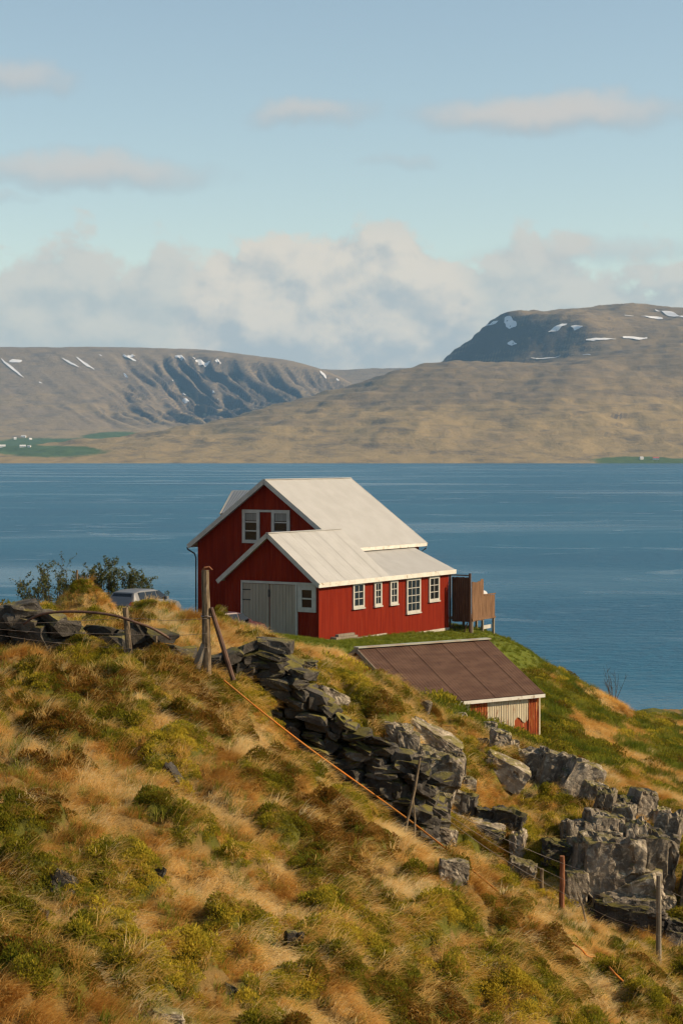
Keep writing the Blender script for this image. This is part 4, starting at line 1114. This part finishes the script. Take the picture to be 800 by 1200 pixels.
ROCKS = []          # x, y, z, half width: nothing grows through these
crag_me = [block_mesh('rock', 400 + i, (.05, .28), 4, .036) for i in range(4)]
for me in crag_me: me.materials.append(M['bedrock'])
stone_me = [block_mesh('stone', 100 + i, (.04, .36), 1, .035, .18) for i in range(18)]
for me in stone_me: me.materials.append(M['wall_stone'])
rock_me = [block_mesh('rock', 200 + i, (.04, .30), 3, .034) for i in range(9)]
for me in rock_me: me.materials.append(M['bedrock'])
rockd_me = [block_mesh('rock', 300 + i, (.05, .34), 3, .045) for i in range(6)]
for me in rockd_me: me.materials.append(M['wall_stone'])


def put(name, me, parent, x, y, z, w_, d_, h_, rot):
    if parent is not None:
        x, y, z = x - parent.location.x, y - parent.location.y, z - parent.location.z
    return share(name, me, parent, (x, y, z), rot, (w_, d_, h_))


WALL = [(-70, 712, 752, 32.2), (0, 714, 752, 32.3), (35, 712, 754, 32.3), (75, 728, 765, 32.4), (110, 742, 772, 32.5), (150, 736, 775, 32.6), (188, 748, 777, 32.8), (212, 766, 780, 33), (255, 768, 784, 33.2), (282, 756, 796, 33.3),
        (300, 752, 812, 33.4), (322, 748, 835, 33.4), (345, 784, 855, 33.4), (372, 802, 882, 33.4), (400, 836, 908, 33.4), (440, 862, 940, 33.4), (480, 884, 972, 33.4), (503, 902, 986, 33.4)]
wx = [q[0] for q in WALL]


def wall_at(px):
    return [float(np.interp(px, wx, [q[k] for q in WALL])) for k in (1, 2, 3)]


def dry_wall(px0, px1, label, sw, sh, layers):
    c = W((px0 + px1) / 2, *(lambda t: (t[1], t[2]))(wall_at((px0 + px1) / 2)))
    e = empty('stone_wall', c); tag(e, label, 'stone wall', 'dry stone walls')
    for lay in range(layers):
        px = px0 - lay * 11
        while px < px1:
            wpx = rnd.uniform(*sw); yt, yb, D = wall_at(px + wpx / 2); D = D + lay * .42
            x = (px + wpx / 2 - 400) / F * D
            base = min(gz(x, D) - .05, EYE + (HY - yb) / F * D); top = EYE + (HY - yt) / F * D - lay * .12
            z = base
            while z < top - .06:
                h = min(rnd.uniform(*sh) / F * D, max(top - z + .08, .12)); ww = wpx / F * D * rnd.uniform(.85, 1.25)
                jx = rnd.uniform(-.14, .14)
                slope = (wall_at(px + wpx)[0] - wall_at(px)[0]) / max(wpx, 1)
                put('stone', rnd.choice(stone_me), e, x + jx, D + rnd.uniform(-.10, .10), z + h / 2, ww * 1.10, rnd.uniform(.42, .62), h * 1.22, (rnd.uniform(-.16, .16), min(slope, .8) * .35 + rnd.uniform(-.22, .22), rnd.uniform(-.6, .6)))
                ROCKS.append((x + jx, D, z + h / 2, ww * .55))
                z += h * .93
            px += wpx * .88
    return e


dry_wall(-60, 205, 'low tumbled dry stone wall along the grassy crest at the left', (24, 44), (15, 30), 2)
dry_wall(203, 282, 'scattered small stones at the foot of the braced fence post', (18, 28), (10, 15), 1)
dry_wall(280, 498, 'dark dry stone wall running down the slope in front of the shed', (16, 42), (7, 16), 3)


def outcrop(label, rows, group='rock outcrops'):
    e = None
    for r in rows:
        px, py, wpx, hpx, kind = r[:5]; tilt = r[5] if len(r) > 5 else 0.0
        x, D, z = ground_at(px, min(py + hpx * .30, 1190), 20, 52)
        z = EYE + (HY - py) / F * D
        if e is None:
            e = empty('rock_outcrop', (x, D, gz(x, D))); tag(e, label, 'rock outcrop', group)
        ww = wpx / F * D * 1.22; hh = hpx / F * D * 1.22
        me = rnd.choice({'l': rock_me, 'd': rockd_me, 'c': crag_me}[kind])
        dd = max(.55, min(ww, hh) * rnd.uniform(.9, 1.2), .45 * max(ww, hh))
        put('rock', me, e, x, D + dd * .12, z, ww, dd, hh, (rnd.uniform(-.15, .10), math.radians(tilt) + rnd.uniform(-.07, .07), rnd.uniform(-.35, .35)))
        ROCKS.append((x, D + dd * .1, z, max(ww, dd) * .46))
    return e


outcrop('broken rocks where the dark stone wall ends, beside the leaning stick', [
    (505, 915, 56, 70, 'c', 6), (560, 975, 60, 26, 'c', 10), (462, 862, 30, 26, 'l', 10), (478, 880, 22, 40, 'l', 8), (504, 876, 60, 40, 'l', 26), (531, 906, 22, 44, 'l', 4), (545, 925, 16, 26, 'l', 6), (503, 955, 46, 44, 'l', 4), (538, 950, 38, 34, 'd', 6), (566, 962, 30, 24, 'd', 12), (594, 968, 36, 34, 'd', 10),
    (522, 930, 34, 15, 'l', 18), (476, 940, 26, 28, 'd', 10), (608, 996, 17, 36, 'l', -8), (611, 1024, 30, 26, 'l', 10), (500, 920, 34, 24, 'l', 28), (487, 965, 22, 20, 'd'), (578, 985, 22, 20, 'd', 8), (520, 978, 24, 16, 'l', 14)])
outcrop('pale upright row of rocks below the shed on the mossy slope', [
    (640, 912, 30, 34, 'c', 8), (670, 924, 30, 34, 'c', 14), (592, 906, 50, 30, 'l', 30), (622, 904, 26, 46, 'l', 4), (650, 910, 38, 52, 'l', 6), (680, 920, 38, 50, 'l', 22), (708, 946, 20, 36, 'l', 6), (727, 948, 24, 24, 'd', 2), (752, 947, 26, 40, 'l', 12), (772, 964, 20, 32, 'l', 10), (664, 926, 22, 26, 'l', 12), (696, 932, 22, 26, 'l', 16)])
outcrop('tall cracked rock buttress beside the fence post at lower right', [
    (715, 1020, 60, 80, 'c', 4), (760, 1020, 50, 86, 'c', 6), (705, 978, 38, 46, 'c', 4), (740, 1070, 70, 36, 'c', 0), (678, 985, 34, 40, 'c', 6), (650, 1000, 30, 26, 'd', 6), (730, 972, 24, 54, 'l', 2), (688, 1018, 42, 56, 'l', 10), (742, 1004, 26, 72, 'l', 4), (757, 1006, 19, 44, 'd', 4), (778, 992, 28, 72, 'l', 8), (716, 1010, 24, 60, 'l', 4), (738, 1052, 78, 34, 'l', -24), (758, 1038, 30, 40, 'l', 8), (704, 1046, 34, 30, 'd', 8),
    (726, 1078, 54, 34, 'd', 6), (756, 1082, 40, 28, 'd', 8), (672, 1044, 26, 42, 'l', 6), (786, 1092, 30, 26, 'd', 12), (796, 1110, 36, 28, 'd', 8), (700, 1078, 26, 20, 'd', 10), (773, 1040, 20, 50, 'l', 8), (664, 1010, 20, 30, 'l', 4), (776, 1062, 22, 30, 'l', 10), (820, 1050, 40, 60, 'l', 6), (815, 1105, 50, 30, 'd', 10)])
outcrop('rubble of pale stones in the grass just below the rusty shed wall', [(574, 858, 16, 22, 'l', 10), (586, 868, 20, 22, 'l', 14), (598, 874, 14, 12, 'l', 6), (566, 872, 12, 12, 'l')])


def boulder(px, py, wpx, hpx, kind, tilt, label):
    x, D, z = ground_at(px, py + hpx * .35, 13, 52); z = EYE + (HY - py) / F * D
    me = rnd.choice(rock_me if kind == 'l' else rockd_me); ww, hh = wpx / F * D, hpx / F * D
    o = put('boulder', me, None, x, D + .06, z, ww, max(ww, hh) * .8, hh * 1.25, (0, math.radians(tilt), rnd.uniform(-.5, .5)))
    tag(o, label, 'boulder', 'loose boulders in the grass'); ROCKS.append((x, D, z, ww * .4)); return o


boulder(531, 1024, 36, 28, 'l', 4, 'pale boulder in the grass above the orange rope, left of the rusty posts')
boulder(497, 832, 13, 20, 'l', 20, 'small upright pale stone on the dark heath just left of the shed wall')
boulder(540, 843, 14, 14, 'l', 0, 'small pale stone close under the cream shed wall')
boulder(73, 1036, 34, 22, 'd', 30, 'dark grey boulder half sunk in the grass at lower left')
boulder(49, 1076, 14, 16, 'd', 20, 'smaller dark stone below the dark boulder at lower left')
boulder(203, 910, 13, 28, 'd', -34, 'narrow slanting grey stone in the grass at centre left')
boulder(268, 1164, 22, 14, 'd', 30, 'grey stone in the heath near the bottom edge, left of centre')
boulder(196, 1194, 40, 14, 'l', 6, 'flat pale stone at the very bottom edge of the photo')
boulder(344, 1102, 24, 18, 'd', 10, 'dark stone under a grass tuft in the lower middle')
boulder(186, 1026, 14, 16, 'd', 20, 'little dark stone in straw grass right of the dark grey boulder')
boulder(696, 911, 17, 17, 'l', 0, 'rounded stone sitting on top of the upright rock row')
boulder(386, 822, 42, 24, 'l', 22, 'pale tilted slab lying on top of the dark stone wall')
boulder(352, 779, 44, 9, 'd', 2, 'long thin flat slab jutting out from the top of the dark stone wall')

# ------------------------------------------------------------------ posts, rails, wires, rope
def post(name, px, ytop, ybot, D, wid, mat, label, lean=0.0, group='fence posts', round_=True):
    x, _, _ = W(px, ybot, D); g = gz(x, D)
    e = empty(name, (x, D, g)); tag(e, label, 'fence post', group)
    h = EYE + (HY - ytop) / F * D - g
    bm = bmesh.new(); r = wid / F * D / 2
    n = 7
    pp = [Vector((lean * h * i / (n - 1) + rnd.uniform(-.008, .008), rnd.uniform(-.008, .008), -.35 if i == 0 else h * i / (n - 1))) for i in range(n)]
    tube(bm, pp, [r * (1.06 - .16 * i / (n - 1)) for i in range(n)], 9 if round_ else 4)
    bm_obj('shaft', bm, mat, e)
    return e, h


PD = 31.9
e, h = post('fence_post', 243, 668, 776, PD, 10, M['old_wood'], 'tall weathered fence post with two slanting braces in front of the house', -.02)
bm = bmesh.new(); tube(bm, [(-.30, .0, -.12), (-.16, .0, .22), (-.03, .0, .56)], [.082, .080, .072], 8); bm_obj('brace', bm, M['grey_wood'], e)
bm = bmesh.new(); tube(bm, [(.06, -.02, 1.16), (.20, .0, .70), (.42, .02, -.02)], [.035, .04, .04], 8); bm_obj('brace', bm, M['hose'], e)
bm = bmesh.new(); tube(bm, [(-.01 + .086 * math.cos(a), .086 * math.sin(a), 1.02 + .01 * math.sin(3 * a)) for a in np.linspace(0, 2 * math.pi, 15)], .010, 5); bm_obj('wire_wrap', bm, M['wire'], e)
bm = bmesh.new(); tube(bm, [(-.09, 0, h - .03), (-.04, -.03, h + .04), (.03, -.02, h + .05), (.08, 0, h + .0)], [.016, .02, .02, .014], 6); bm_obj('wire_loop', bm, M['rust_post'], e)
e2, h2 = post('fence_post', 153, 712, 772, 31.9, 7.5, M['old_wood'], 'short leaning wooden post standing against the low stone wall', -.09)
e3, h3 = post('fence_post', 658, 1003, 1066, 33.2, 6.5, M['rust_post'], 'rust brown fence post in the gap left of the rock buttress')
e4, h4 = post('fence_post', 771, 1026, 1118, 31.6, 6.5, M['grey_wood'], 'grey brown fence post in front of the rock buttress at lower right')
post('fence_post', 634, 1018, 1044, 34.0, 5, M['old_wood'], 'short dark stub of a post left of the rust brown post')
post('fence_post', 183, 745, 776, 32.1, 4, M['old_wood'], 'thin stake in front of the low wall, left of the braced post')
post('stake', 90.5, 668, 700, 62, 3.0, M['old_wood'], 'taller of two thin stakes rising behind the straw mound', 0, 'stakes behind the mound')
post('stake', 101.5, 681, 700, 62, 2.4, M['old_wood'], 'shorter of two thin stakes rising behind the straw mound', 0, 'stakes behind the mound')
for (p0, p1, r_, lab) in (((492, 888, 32.7), (471, 966, 32.4), .026, 'long stick leaning against the broken rocks at the end of the wall'), ((484, 936, 32.6), (487, 966, 32.3), .018, 'short stick beside the long leaning stick at the end of the wall'),
                          ((676, 1046, 33.0), (690, 1082, 32.6), .018, 'thin stick slanting at the foot of the rock buttress')):
    a = Vector(W(*p0)); b = Vector(W(*p1)); b.z = gz(b.x, b.y) - .05
    bm = bmesh.new(); tube(bm, [a, a.lerp(b, .35) + Vector((.012, .0, .0)), a.lerp(b, .7) - Vector((.01, 0, 0)), b], [r_ * .7, r_, r_, r_ * 1.1], 7)
    tag(bm_obj('stick', bm, M['old_wood']), lab, 'stick', 'sticks by the rocks')


def curve_tube(name, P, rad, mat, seg=6, sub=6):
    """smooth tube through points"""
    P = [Vector(p) for p in P]; o = []
    for i in range(len(P) - 1):
        p0, p1, p2, p3 = P[max(i - 1, 0)], P[i], P[i + 1], P[min(i + 2, len(P) - 1)]
        for k in range(sub):
            t = k / sub
            o.append(0.5 * ((2 * p1) + (-p0 + p2) * t + (2 * p0 - 5 * p1 + 4 * p2 - p3) * t * t + (-p0 + 3 * p1 - 3 * p2 + p3) * t ** 3))
    o.append(P[-1]); bm = bmesh.new(); tube(bm, o, rad, seg); return bm_obj(name, bm, mat, None, True)


tag(curve_tube('bent_pipe', [W(28, 731, 31.9), W(45, 721, 31.85), W(72, 717, 31.8), W(105, 717.5, 31.75), W(135, 721.5, 31.7), W(158, 729, 31.7), W(180, 737, 31.75), W(200, 749, 31.9)], .024, M['hose']), 'brown bent pipe arching over the low stone wall', 'pipe')
for k, f in enumerate((.30, .55, .82)):
    a = Vector((e2.location.x - .09 * h2 * f, e2.location.y - .05, e2.location.z + h2 * f)); b = Vector((e.location.x, e.location.y - .09, e.location.z + .25 + .9 * f))
    mid = a.lerp(b, .5) - Vector((0, 0, .03)); l0 = Vector(W(-60, 726 + 12 * (1 - f), 32.0))
    tag(curve_tube('fence_wire', [l0, l0.lerp(a, .5) - Vector((0, 0, .05)), a, mid, b], .0035, M['wire'], 4), ['lowest', 'middle', 'topmost'][k] + ' of the thin wires strung between the posts on the crest', 'wire', 'fence wires on the crest')
for k, f in enumerate((.35, .6, .88)):
    a = Vector((e3.location.x, e3.location.y - .06, e3.location.z + h3 * f)); b = Vector((e4.location.x, e4.location.y - .06, e4.location.z + h4 * f))
    s0 = Vector(W(500, 930 + 20 * (1 - f), 32.5))
    tag(curve_tube('fence_wire', [s0, s0.lerp(a, .5) - Vector((0, 0, .08)), a, a.lerp(b, .5) - Vector((0, 0, .06)), b, b + Vector((1.6, -.3, -.7))], .0035, M['wire'], 4), ['lowest', 'middle', 'topmost'][k] + ' of the thin wires strung past the rock buttress', 'wire', 'fence wires by the rocks')

def taut(p0, p1, n):
    """a line pulled straight over the hummocks between two pixels, resting on the highest of them"""
    pxs = np.linspace(p0[0], p1[0], n); pys = np.linspace(p0[1], p1[1], n) + 3 * np.sin(np.linspace(0, 7, n))
    D = np.array([ground_at(a, b, 20, 42)[1] for a, b in zip(pxs, pys)])
    c = np.polyfit(np.linspace(0, 1, n), D, 3); fit = np.polyval(c, np.linspace(0, 1, n))
    fit = fit - max(0, np.percentile(fit - D, 97)) - .62
    return [W(a, b, d) for a, b, d in zip(pxs, pys, fit)]


rp = taut((262, 797), (604, 1060), 22)
x_, y_, z_ = ground_at(640, 1086, 20, 42); rp.append((x_, y_, z_ - .05))
rp += taut((676, 1109), (720, 1139), 5)
x_, y_, z_ = ground_at(735, 1150, 20, 42); rp.append((x_, y_, z_ - .08))
for q in rp: ROCKS.append((q[0], q[1] - .12, q[2] + 1, .16))
tag(curve_tube('rope', rp, .015, M['rope'], 6, 8), 'bright orange rope lying down the grassy slope', 'rope')

# ------------------------------------------------------------------ the shrub by the car
def leafmat():
    m = bpy.data.materials.new('shrub_leaves'); m.use_nodes = True; t = NT(m.node_tree); t.n.clear()
    o = t.new('ShaderNodeOutputMaterial'); b = t.new('ShaderNodeAttribute', attribute_name='var').outputs['Fac']
    col = t.ramp(b, [(0, (0.035, 0.045, 0.016)), (.6, (0.070, 0.080, 0.025)), (1, (0.13, 0.12, 0.04))])
    d = t.new('ShaderNodeBsdfDiffuse'); tr = t.new('ShaderNodeBsdfTranslucent'); mx = t.new('ShaderNodeMixShader'); mx.inputs[0].default_value = .35
    t.link(col, d.inputs[0]); t.link(col, tr.inputs[0]); t.link(d.outputs[0], mx.inputs[1]); t.link(tr.outputs[0], mx.inputs[2]); t.link(mx.outputs[0], o.inputs[0]); return m


M['leaf'] = leafmat(); M['twig'] = two_tone('twigs', (0.06, 0.045, 0.03), (0.10, 0.075, 0.05), 6, 0.9, 0.1)


def shrub(px, D, wid, hei, nstem, leaves, seed, label):
    r = random.Random(seed); x = (px - 400) / F * D; g = gz(x, D)
    e = empty('shrub', (x, D, g)); tag(e, label, 'shrub', 'shrubs by the car')
    bm = bmesh.new(); tips = []
    for i in range(nstem):
        u = r.uniform(-1, 1); bx = u * wid * .30; tx = u * wid * .5 + r.uniform(-.3, .3)
        hh = hei * (1 - .45 * abs(u) ** 1.8) * r.uniform(.65, 1.05); ty = r.uniform(-.9, .9)
        p0 = Vector((bx, r.uniform(-.3, .3), -.2)); p3 = Vector((tx, ty, hh)); p1 = p0.lerp(p3, .4) + Vector((0, 0, .18)); p2 = p0.lerp(p3, .72) + Vector((r.uniform(-.1, .1), 0, .12))
        tube(bm, [p0, p1, p2, p3], [.030, .022, .014, .005], 5)
        for k in range(7):
            f = r.uniform(.3, 1.0); s = p0.lerp(p3, f) + Vector((0, 0, .1)); t = s + Vector((r.uniform(-.5, .5), r.uniform(-.5, .5), r.uniform(.12, .55)))
            tube(bm, [s, s.lerp(t, .5) + Vector((0, 0, .04)), t], [.009, .007, .003], 4, False); tips.append((s, t))
        tips.append((p2, p3))
    bm_obj('stem', bm, M['twig'], e)
    vs, fs, va = [], [], []
    for i in range(leaves):
        s, t = r.choice(tips); c = s.lerp(t, r.uniform(.15, 1.08)) + Vector((r.gauss(0, .06), r.gauss(0, .06), r.gauss(0, .06)))
        a = Vector((r.gauss(0, 1), r.gauss(0, 1), r.gauss(0, 1))).normalized(); b = a.orthogonal().normalized(); L = r.uniform(.05, .085); wv = L * .38
        n = len(vs); vs += [c - a * L, c + b * wv, c + a * L, c - b * wv]; fs.append((n, n + 1, n + 2, n + 3)); va += [r.random()] * 4
    o = mesh_obj('foliage', vs, fs, M['leaf'], e); attr(o.data, 'var', va)
    return e


shrub(126, 97, 4.8, 3.3, 44, 9500, 3, 'dense leafy shrub behind the straw mound and the silver car')
shrub(62, 96, 3.4, 2.9, 26, 3600, 5, 'thin sparse shrub left of the straw mound against the water')
# a bare little shrub on the bank
sx, sD = (718 - 400) / F * 118, 118
e = empty('shrub', (sx, sD, gz(sx, sD))); tag(e, 'small bare shrub on the edge of the bank against the water', 'shrub')
bm = bmesh.new(); r = random.Random(4)
for i in range(9):
    p = Vector((r.uniform(-.2, .2), 0, -.1)); q = Vector((r.uniform(-.7, .8), r.uniform(-.3, .3), r.uniform(1.2, 2.4)))
    tube(bm, [p, p.lerp(q, .5) + Vector((.05, 0, .1)), q], [.02, .014, .005], 4)
    for k in range(3):
        s = p.lerp(q, r.uniform(.4, .9)); tube(bm, [s, s + Vector((r.uniform(-.3, .3), 0, r.uniform(.2, .5)))], [.008, .004], 4, False)
bm_obj('stem', bm, M['twig'], e)

# ------------------------------------------------------------------ grass, heath, moss: instanced clumps
def blade_mesh(name, n, L, wid, rad, lean, spread, curl, seed, mat, up=0.6):
    r = random.Random(seed); vs, fs, va = [], [], []
    for i in range(n):
        a = r.uniform(0, 2 * math.pi); rr = rad * math.sqrt(r.random()); root = Vector((rr * math.cos(a), rr * math.sin(a), -.03))
        az_ = r.gauss(0, spread); l = L * r.uniform(.55, 1.15); d = Vector((math.cos(az_), math.sin(az_), 0)); side = Vector((-d.y, d.x, 0))
        ln = lean * r.uniform(.5, 1.4); ww = wid * r.uniform(.7, 1.2); v = r.random(); n0 = len(vs); segs = 3
        p = root.copy(); ang = up * r.uniform(.3, 1.0) * ln
        for s in range(segs + 1):
            k = ww * (1 - s / segs) ** .7
            if s == segs: vs.append(p)
            else: vs += [p - side * k, p + side * k]
            va += [v] * (1 if s == segs else 2)
            p = p + (d * math.sin(ang) + Vector((0, 0, 1)) * math.cos(ang)) * (l / segs)
            ang = min(ang + curl * r.uniform(.6, 1.4), 2.3)
        for s in range(segs - 1): b = n0 + 2 * s; fs.append((b, b + 1, b + 3, b + 2))
        b = n0 + 2 * (segs - 1); fs.append((b, b + 1, b + 2))
    o = mesh_obj(name, vs, fs, mat, None, False, link=False); attr(o.data, 'var', va); return o


def cushion_mesh(name, n, R, hgt, leaf, seed, mat):
    r = random.Random(seed); vs, fs, va = [], [], []
    for i in range(n):
        a = r.uniform(0, 2 * math.pi); f = math.sqrt(r.random()); c = Vector((R * f * math.cos(a), R * f * math.sin(a), hgt * (1 - f * f) * r.uniform(.55, 1.1)))
        up = Vector((c.x / R * .8 + r.gauss(0, .5), c.y / R * .8 + r.gauss(0, .5), 1 + r.gauss(0, .3))).normalized(); s = up.orthogonal().normalized(); s.rotate(Matrix.Rotation(r.uniform(0, 6.28), 3, up))
        L = leaf * r.uniform(.7, 1.4); wv = L * .30; n0 = len(vs); v = r.random()
        vs += [c - s * wv, c + s * wv, c + up * L + s * wv * .3, c + up * L - s * wv * .3]; fs.append((n0, n0 + 1, n0 + 2, n0 + 3)); va += [v] * 4
    o = mesh_obj(name, vs, fs, mat, None, False, link=False); attr(o.data, 'var', va); return o


def scatter(name, P, rot, scl, tint, sources, label, cat):
    col = bpy.data.collections.new(name + '_kinds')
    for s in sources: col.objects.link(s)
    me = bpy.data.meshes.new(name); me.vertices.add(len(P)); me.vertices.foreach_set('co', np.asarray(P, np.float32).ravel())
    a = me.attributes.new('rot', 'FLOAT_VECTOR', 'POINT'); a.data.foreach_set('vector', np.asarray(rot, np.float32).ravel())
    a = me.attributes.new('scl', 'FLOAT', 'POINT'); a.data.foreach_set('value', np.asarray(scl, np.float32))
    a = me.attributes.new('tint', 'FLOAT', 'POINT'); a.data.foreach_set('value', np.asarray(tint, np.float32))
    a = me.attributes.new('idx', 'INT', 'POINT'); a.data.foreach_set('value', nrg.integers(0, len(sources), len(P)).astype(np.int32))
    o = bpy.data.objects.new(name, me); C.objects.link(o); tag(o, label, cat, kind='stuff')
    ng = bpy.data.node_groups.new(name, 'GeometryNodeTree')
    ng.interface.new_socket('Geometry', in_out='INPUT', socket_type='NodeSocketGeometry'); ng.interface.new_socket('Geometry', in_out='OUTPUT', socket_type='NodeSocketGeometry')
    gi = ng.nodes.new('NodeGroupInput'); go = ng.nodes.new('NodeGroupOutput'); iop = ng.nodes.new('GeometryNodeInstanceOnPoints'); ci = ng.nodes.new('GeometryNodeCollectionInfo')
    ci.inputs['Collection'].default_value = col; ci.inputs['Separate Children'].default_value = True; ci.inputs['Reset Children'].default_value = True

    def na(nm, typ):
        n = ng.nodes.new('GeometryNodeInputNamedAttribute'); n.data_type = typ; n.inputs['Name'].default_value = nm; return n.outputs['Attribute']
    L = ng.links.new
    L(gi.outputs[0], iop.inputs['Points']); L(ci.outputs[0], iop.inputs['Instance']); iop.inputs['Pick Instance'].default_value = True
    L(na('idx', 'INT'), iop.inputs['Instance Index']); L(na('rot', 'FLOAT_VECTOR'), iop.inputs['Rotation']); L(na('scl', 'FLOAT'), iop.inputs['Scale']); L(iop.outputs[0], go.inputs[0])
    md = o.modifiers.new('scatter', 'NODES'); md.node_group = ng
    return o


def candidates(n, d0, d1, pxl, pxr):
    """points spread evenly over the ground area the frame covers, plus a margin"""
    x0 = (pxl - 400) / F * d1; x1 = (pxr - 400) / F * d1
    y = nrg.uniform(d0, d1, n * 3); x = nrg.uniform(x0, x1, n * 3)
    px = 400 + F * x / y
    k = (px > pxl) & (px < pxr); x, y = x[k][:n], y[k][:n]
    return x, y


RK = np.array(ROCKS)


def clear_of_rocks(x, y, z, f=1.0):
    ok = np.ones(len(x), bool)
    for (a, b, c, r) in RK:
        ok &= ~(((x - a) ** 2 + (y - b) ** 2 < (r * f) ** 2) & (z < c + r * 2.0))
    return ok


def clear_of_buildings(x, y):
    rx, ry = x - H0.x, y - H0.y; c, s = math.cos(HT), math.sin(HT)
    lx = rx * c - ry * s; ly = rx * s + ry * c
    a = ~((lx > -6.3) & (lx < .15) & (ly > -.1) & (ly < 14.5)) & ~((lx > -13.3) & (lx < -2.8) & (ly > 7) & (ly < 16))
    rx, ry = x - SE.x, y - SE.y; c, s = math.cos(SA), math.sin(SA)
    lx = rx * c + ry * s; ly = -rx * s + ry * c
    return a & ~((lx > -SL - .1) & (lx < 0.05) & (ly > .1) & (ly < SWn + SWb + .1))


def frame(x, y, jit):
    e_ = .25; gxx = (height(x + e_, y, False) - height(x - e_, y, False)) / (2 * e_); gyy = (height(x, y + e_, False) - height(x, y - e_, False)) / (2 * e_)
    az_ = np.arctan2(-gyy, -gxx); sl = np.arctan(np.hypot(gxx, gyy))
    az_ = az_ * .55 + (-.55) * .45                    # the dry grass lies down-slope and to the right
    az_ = az_ + nrg.normal(0, jit, len(x))
    return np.stack([np.zeros(len(x)), sl * .7, az_], 1)


straw_src = [blade_mesh('straw_tuft', 60, .24, .0040, .10, 1.5, .75, .42, 10 + i, M['straw']) for i in range(5)]
straw_long = [blade_mesh('straw_tuft_long', 60, .37, .0038, .11, 1.3, .55, .38, 20 + i, M['straw']) for i in range(3)]
green_src = [blade_mesh('green_tuft', 44, .20, .0042, .09, .7, 1.6, .30, 30 + i, M['green']) for i in range(4)]
heath_src = [cushion_mesh('heath_cushion', 480, .15, .10, .017, 40 + i, M['heath']) for i in range(4)]
heath_tall = [cushion_mesh('heath_sprigs', 400, .14, .15, .021, 50 + i, M['heath']) for i in range(3)]

# foreground
x, y = candidates(78000, 13, 50, -150, 950)
z = height(x, y); v = veg(x, y); ok = clear_of_rocks(x, y, z, .66) & clear_of_buildings(x, y)
x, y, z, v = x[ok], y[ok], z[ok], v[ok]
u = nrg.random(len(x)); tn_ = fbm(x * 1.3, y * 1.1, 3, 88)
is_h = v + (u - .5) * .5 > .52
k = is_h & (nrg.random(len(x)) < .80)
th_ = np.clip(.50 + (fbm(x * .8, y * .8, 3, 91) - .5) * 2.0 + nrg.normal(0, .14, len(x)), 0, 1)
scatter('heath', np.stack([x, y, z - .02], 1)[k], np.stack([nrg.normal(0, .2, k.sum()), nrg.normal(.2, .2, k.sum()), nrg.uniform(0, 6.28, k.sum())], 1), nrg.uniform(.6, 1.25, k.sum()), th_[k], heath_src + heath_tall, 'dark green crowberry heath and moss covering the foreground hummocks', 'heath')
k = ~is_h
rot = frame(x[k], y[k], .38)
scatter('straw_grass', np.stack([x, y, z], 1)[k], rot, (.28 + .95 * fbm(x[k] * .9, y[k] * .9, 3, 95) ** 1.3) * nrg.uniform(.75, 1.25, k.sum()), np.clip(.52 + (tn_[k] - .5) * 2.2 + nrg.normal(0, .18, k.sum()), 0, 1), straw_src + straw_long, 'dry straw coloured grass combed down the foreground slope', 'dry grass')
k = (nrg.random(len(x)) < .13) | (is_h & (nrg.random(len(x)) < .10))
scatter('green_grass', np.stack([x, y, z], 1)[k], frame(x[k], y[k], 1.0), nrg.uniform(.6, 1.2, k.sum()), np.clip(nrg.normal(.5, .22, k.sum()), 0, 1), green_src, 'short green grass between the straw tufts on the foreground slope', 'grass')
k = is_h & (nrg.random(len(x)) < .16)
scatter('stray_straw', np.stack([x, y, z + .03], 1)[k], frame(x[k], y[k], .6), nrg.uniform(.6, 1.1, k.sum()), np.clip(nrg.normal(.45, .2, k.sum()), 0, 1), straw_long, 'single dry grass stalks standing out of the heath', 'dry grass')

# hollow, terrace and bank
x, y = candidates(52000, 50, 150, -60, 900)
z = height(x, y); v = veg(x, y); lw = lawnmask(x, y); ok = clear_of_buildings(x, y) & (z > .6); x, y, z, v, lw = x[ok], y[ok], z[ok], v[ok], lw[ok]
u = nrg.random(len(x)); isg = v + (u - .5) * .6 > .5
k = isg & (lw < .5)
scatter('bank_grass', np.stack([x, y, z], 1)[k], frame(x[k], y[k], 1.0), nrg.uniform(1.3, 3.2, k.sum()), np.clip(.40 + (fbm(x[k] * .7, y[k] * .5, 3, 15) - .5) * 2.4 + nrg.normal(0, .1, k.sum()), 0, 1), green_src, 'rough green grass on the steep bank above the water', 'grass')
k = ~isg & (lw < .5)
scatter('bank_straw', np.stack([x, y, z], 1)[k], frame(x[k], y[k], .6), nrg.uniform(1.0, 2.4, k.sum()), np.clip(.42 + (fbm(x[k] * .6, y[k] * .5, 3, 18) - .5) * 1.3 + nrg.normal(0, .1, k.sum()), 0, 1), straw_src, 'dry straw patches on the steep bank above the water', 'dry grass')
k = isg & (lw < .5) & (nrg.random(len(x)) < .10)
scatter('bank_heath', np.stack([x, y, z - .05], 1)[k], np.stack([nrg.normal(0, .2, k.sum()), nrg.normal(.2, .2, k.sum()), nrg.uniform(0, 6.28, k.sum())], 1), nrg.uniform(2.2, 5.0, k.sum()), np.clip(nrg.normal(.55, .2, k.sum()), 0, 1), heath_src, 'dark leafy clumps scattered over the steep bank', 'heath')
k = (lw >= .5)
scatter('lawn_grass', np.stack([x, y, z], 1)[k], frame(x[k], y[k], 1.5), nrg.uniform(.7, 1.3, k.sum()), np.clip(nrg.normal(.55, .15, k.sum()), 0, 1), green_src, 'bright green mown grass on the terrace around the red house', 'lawn')
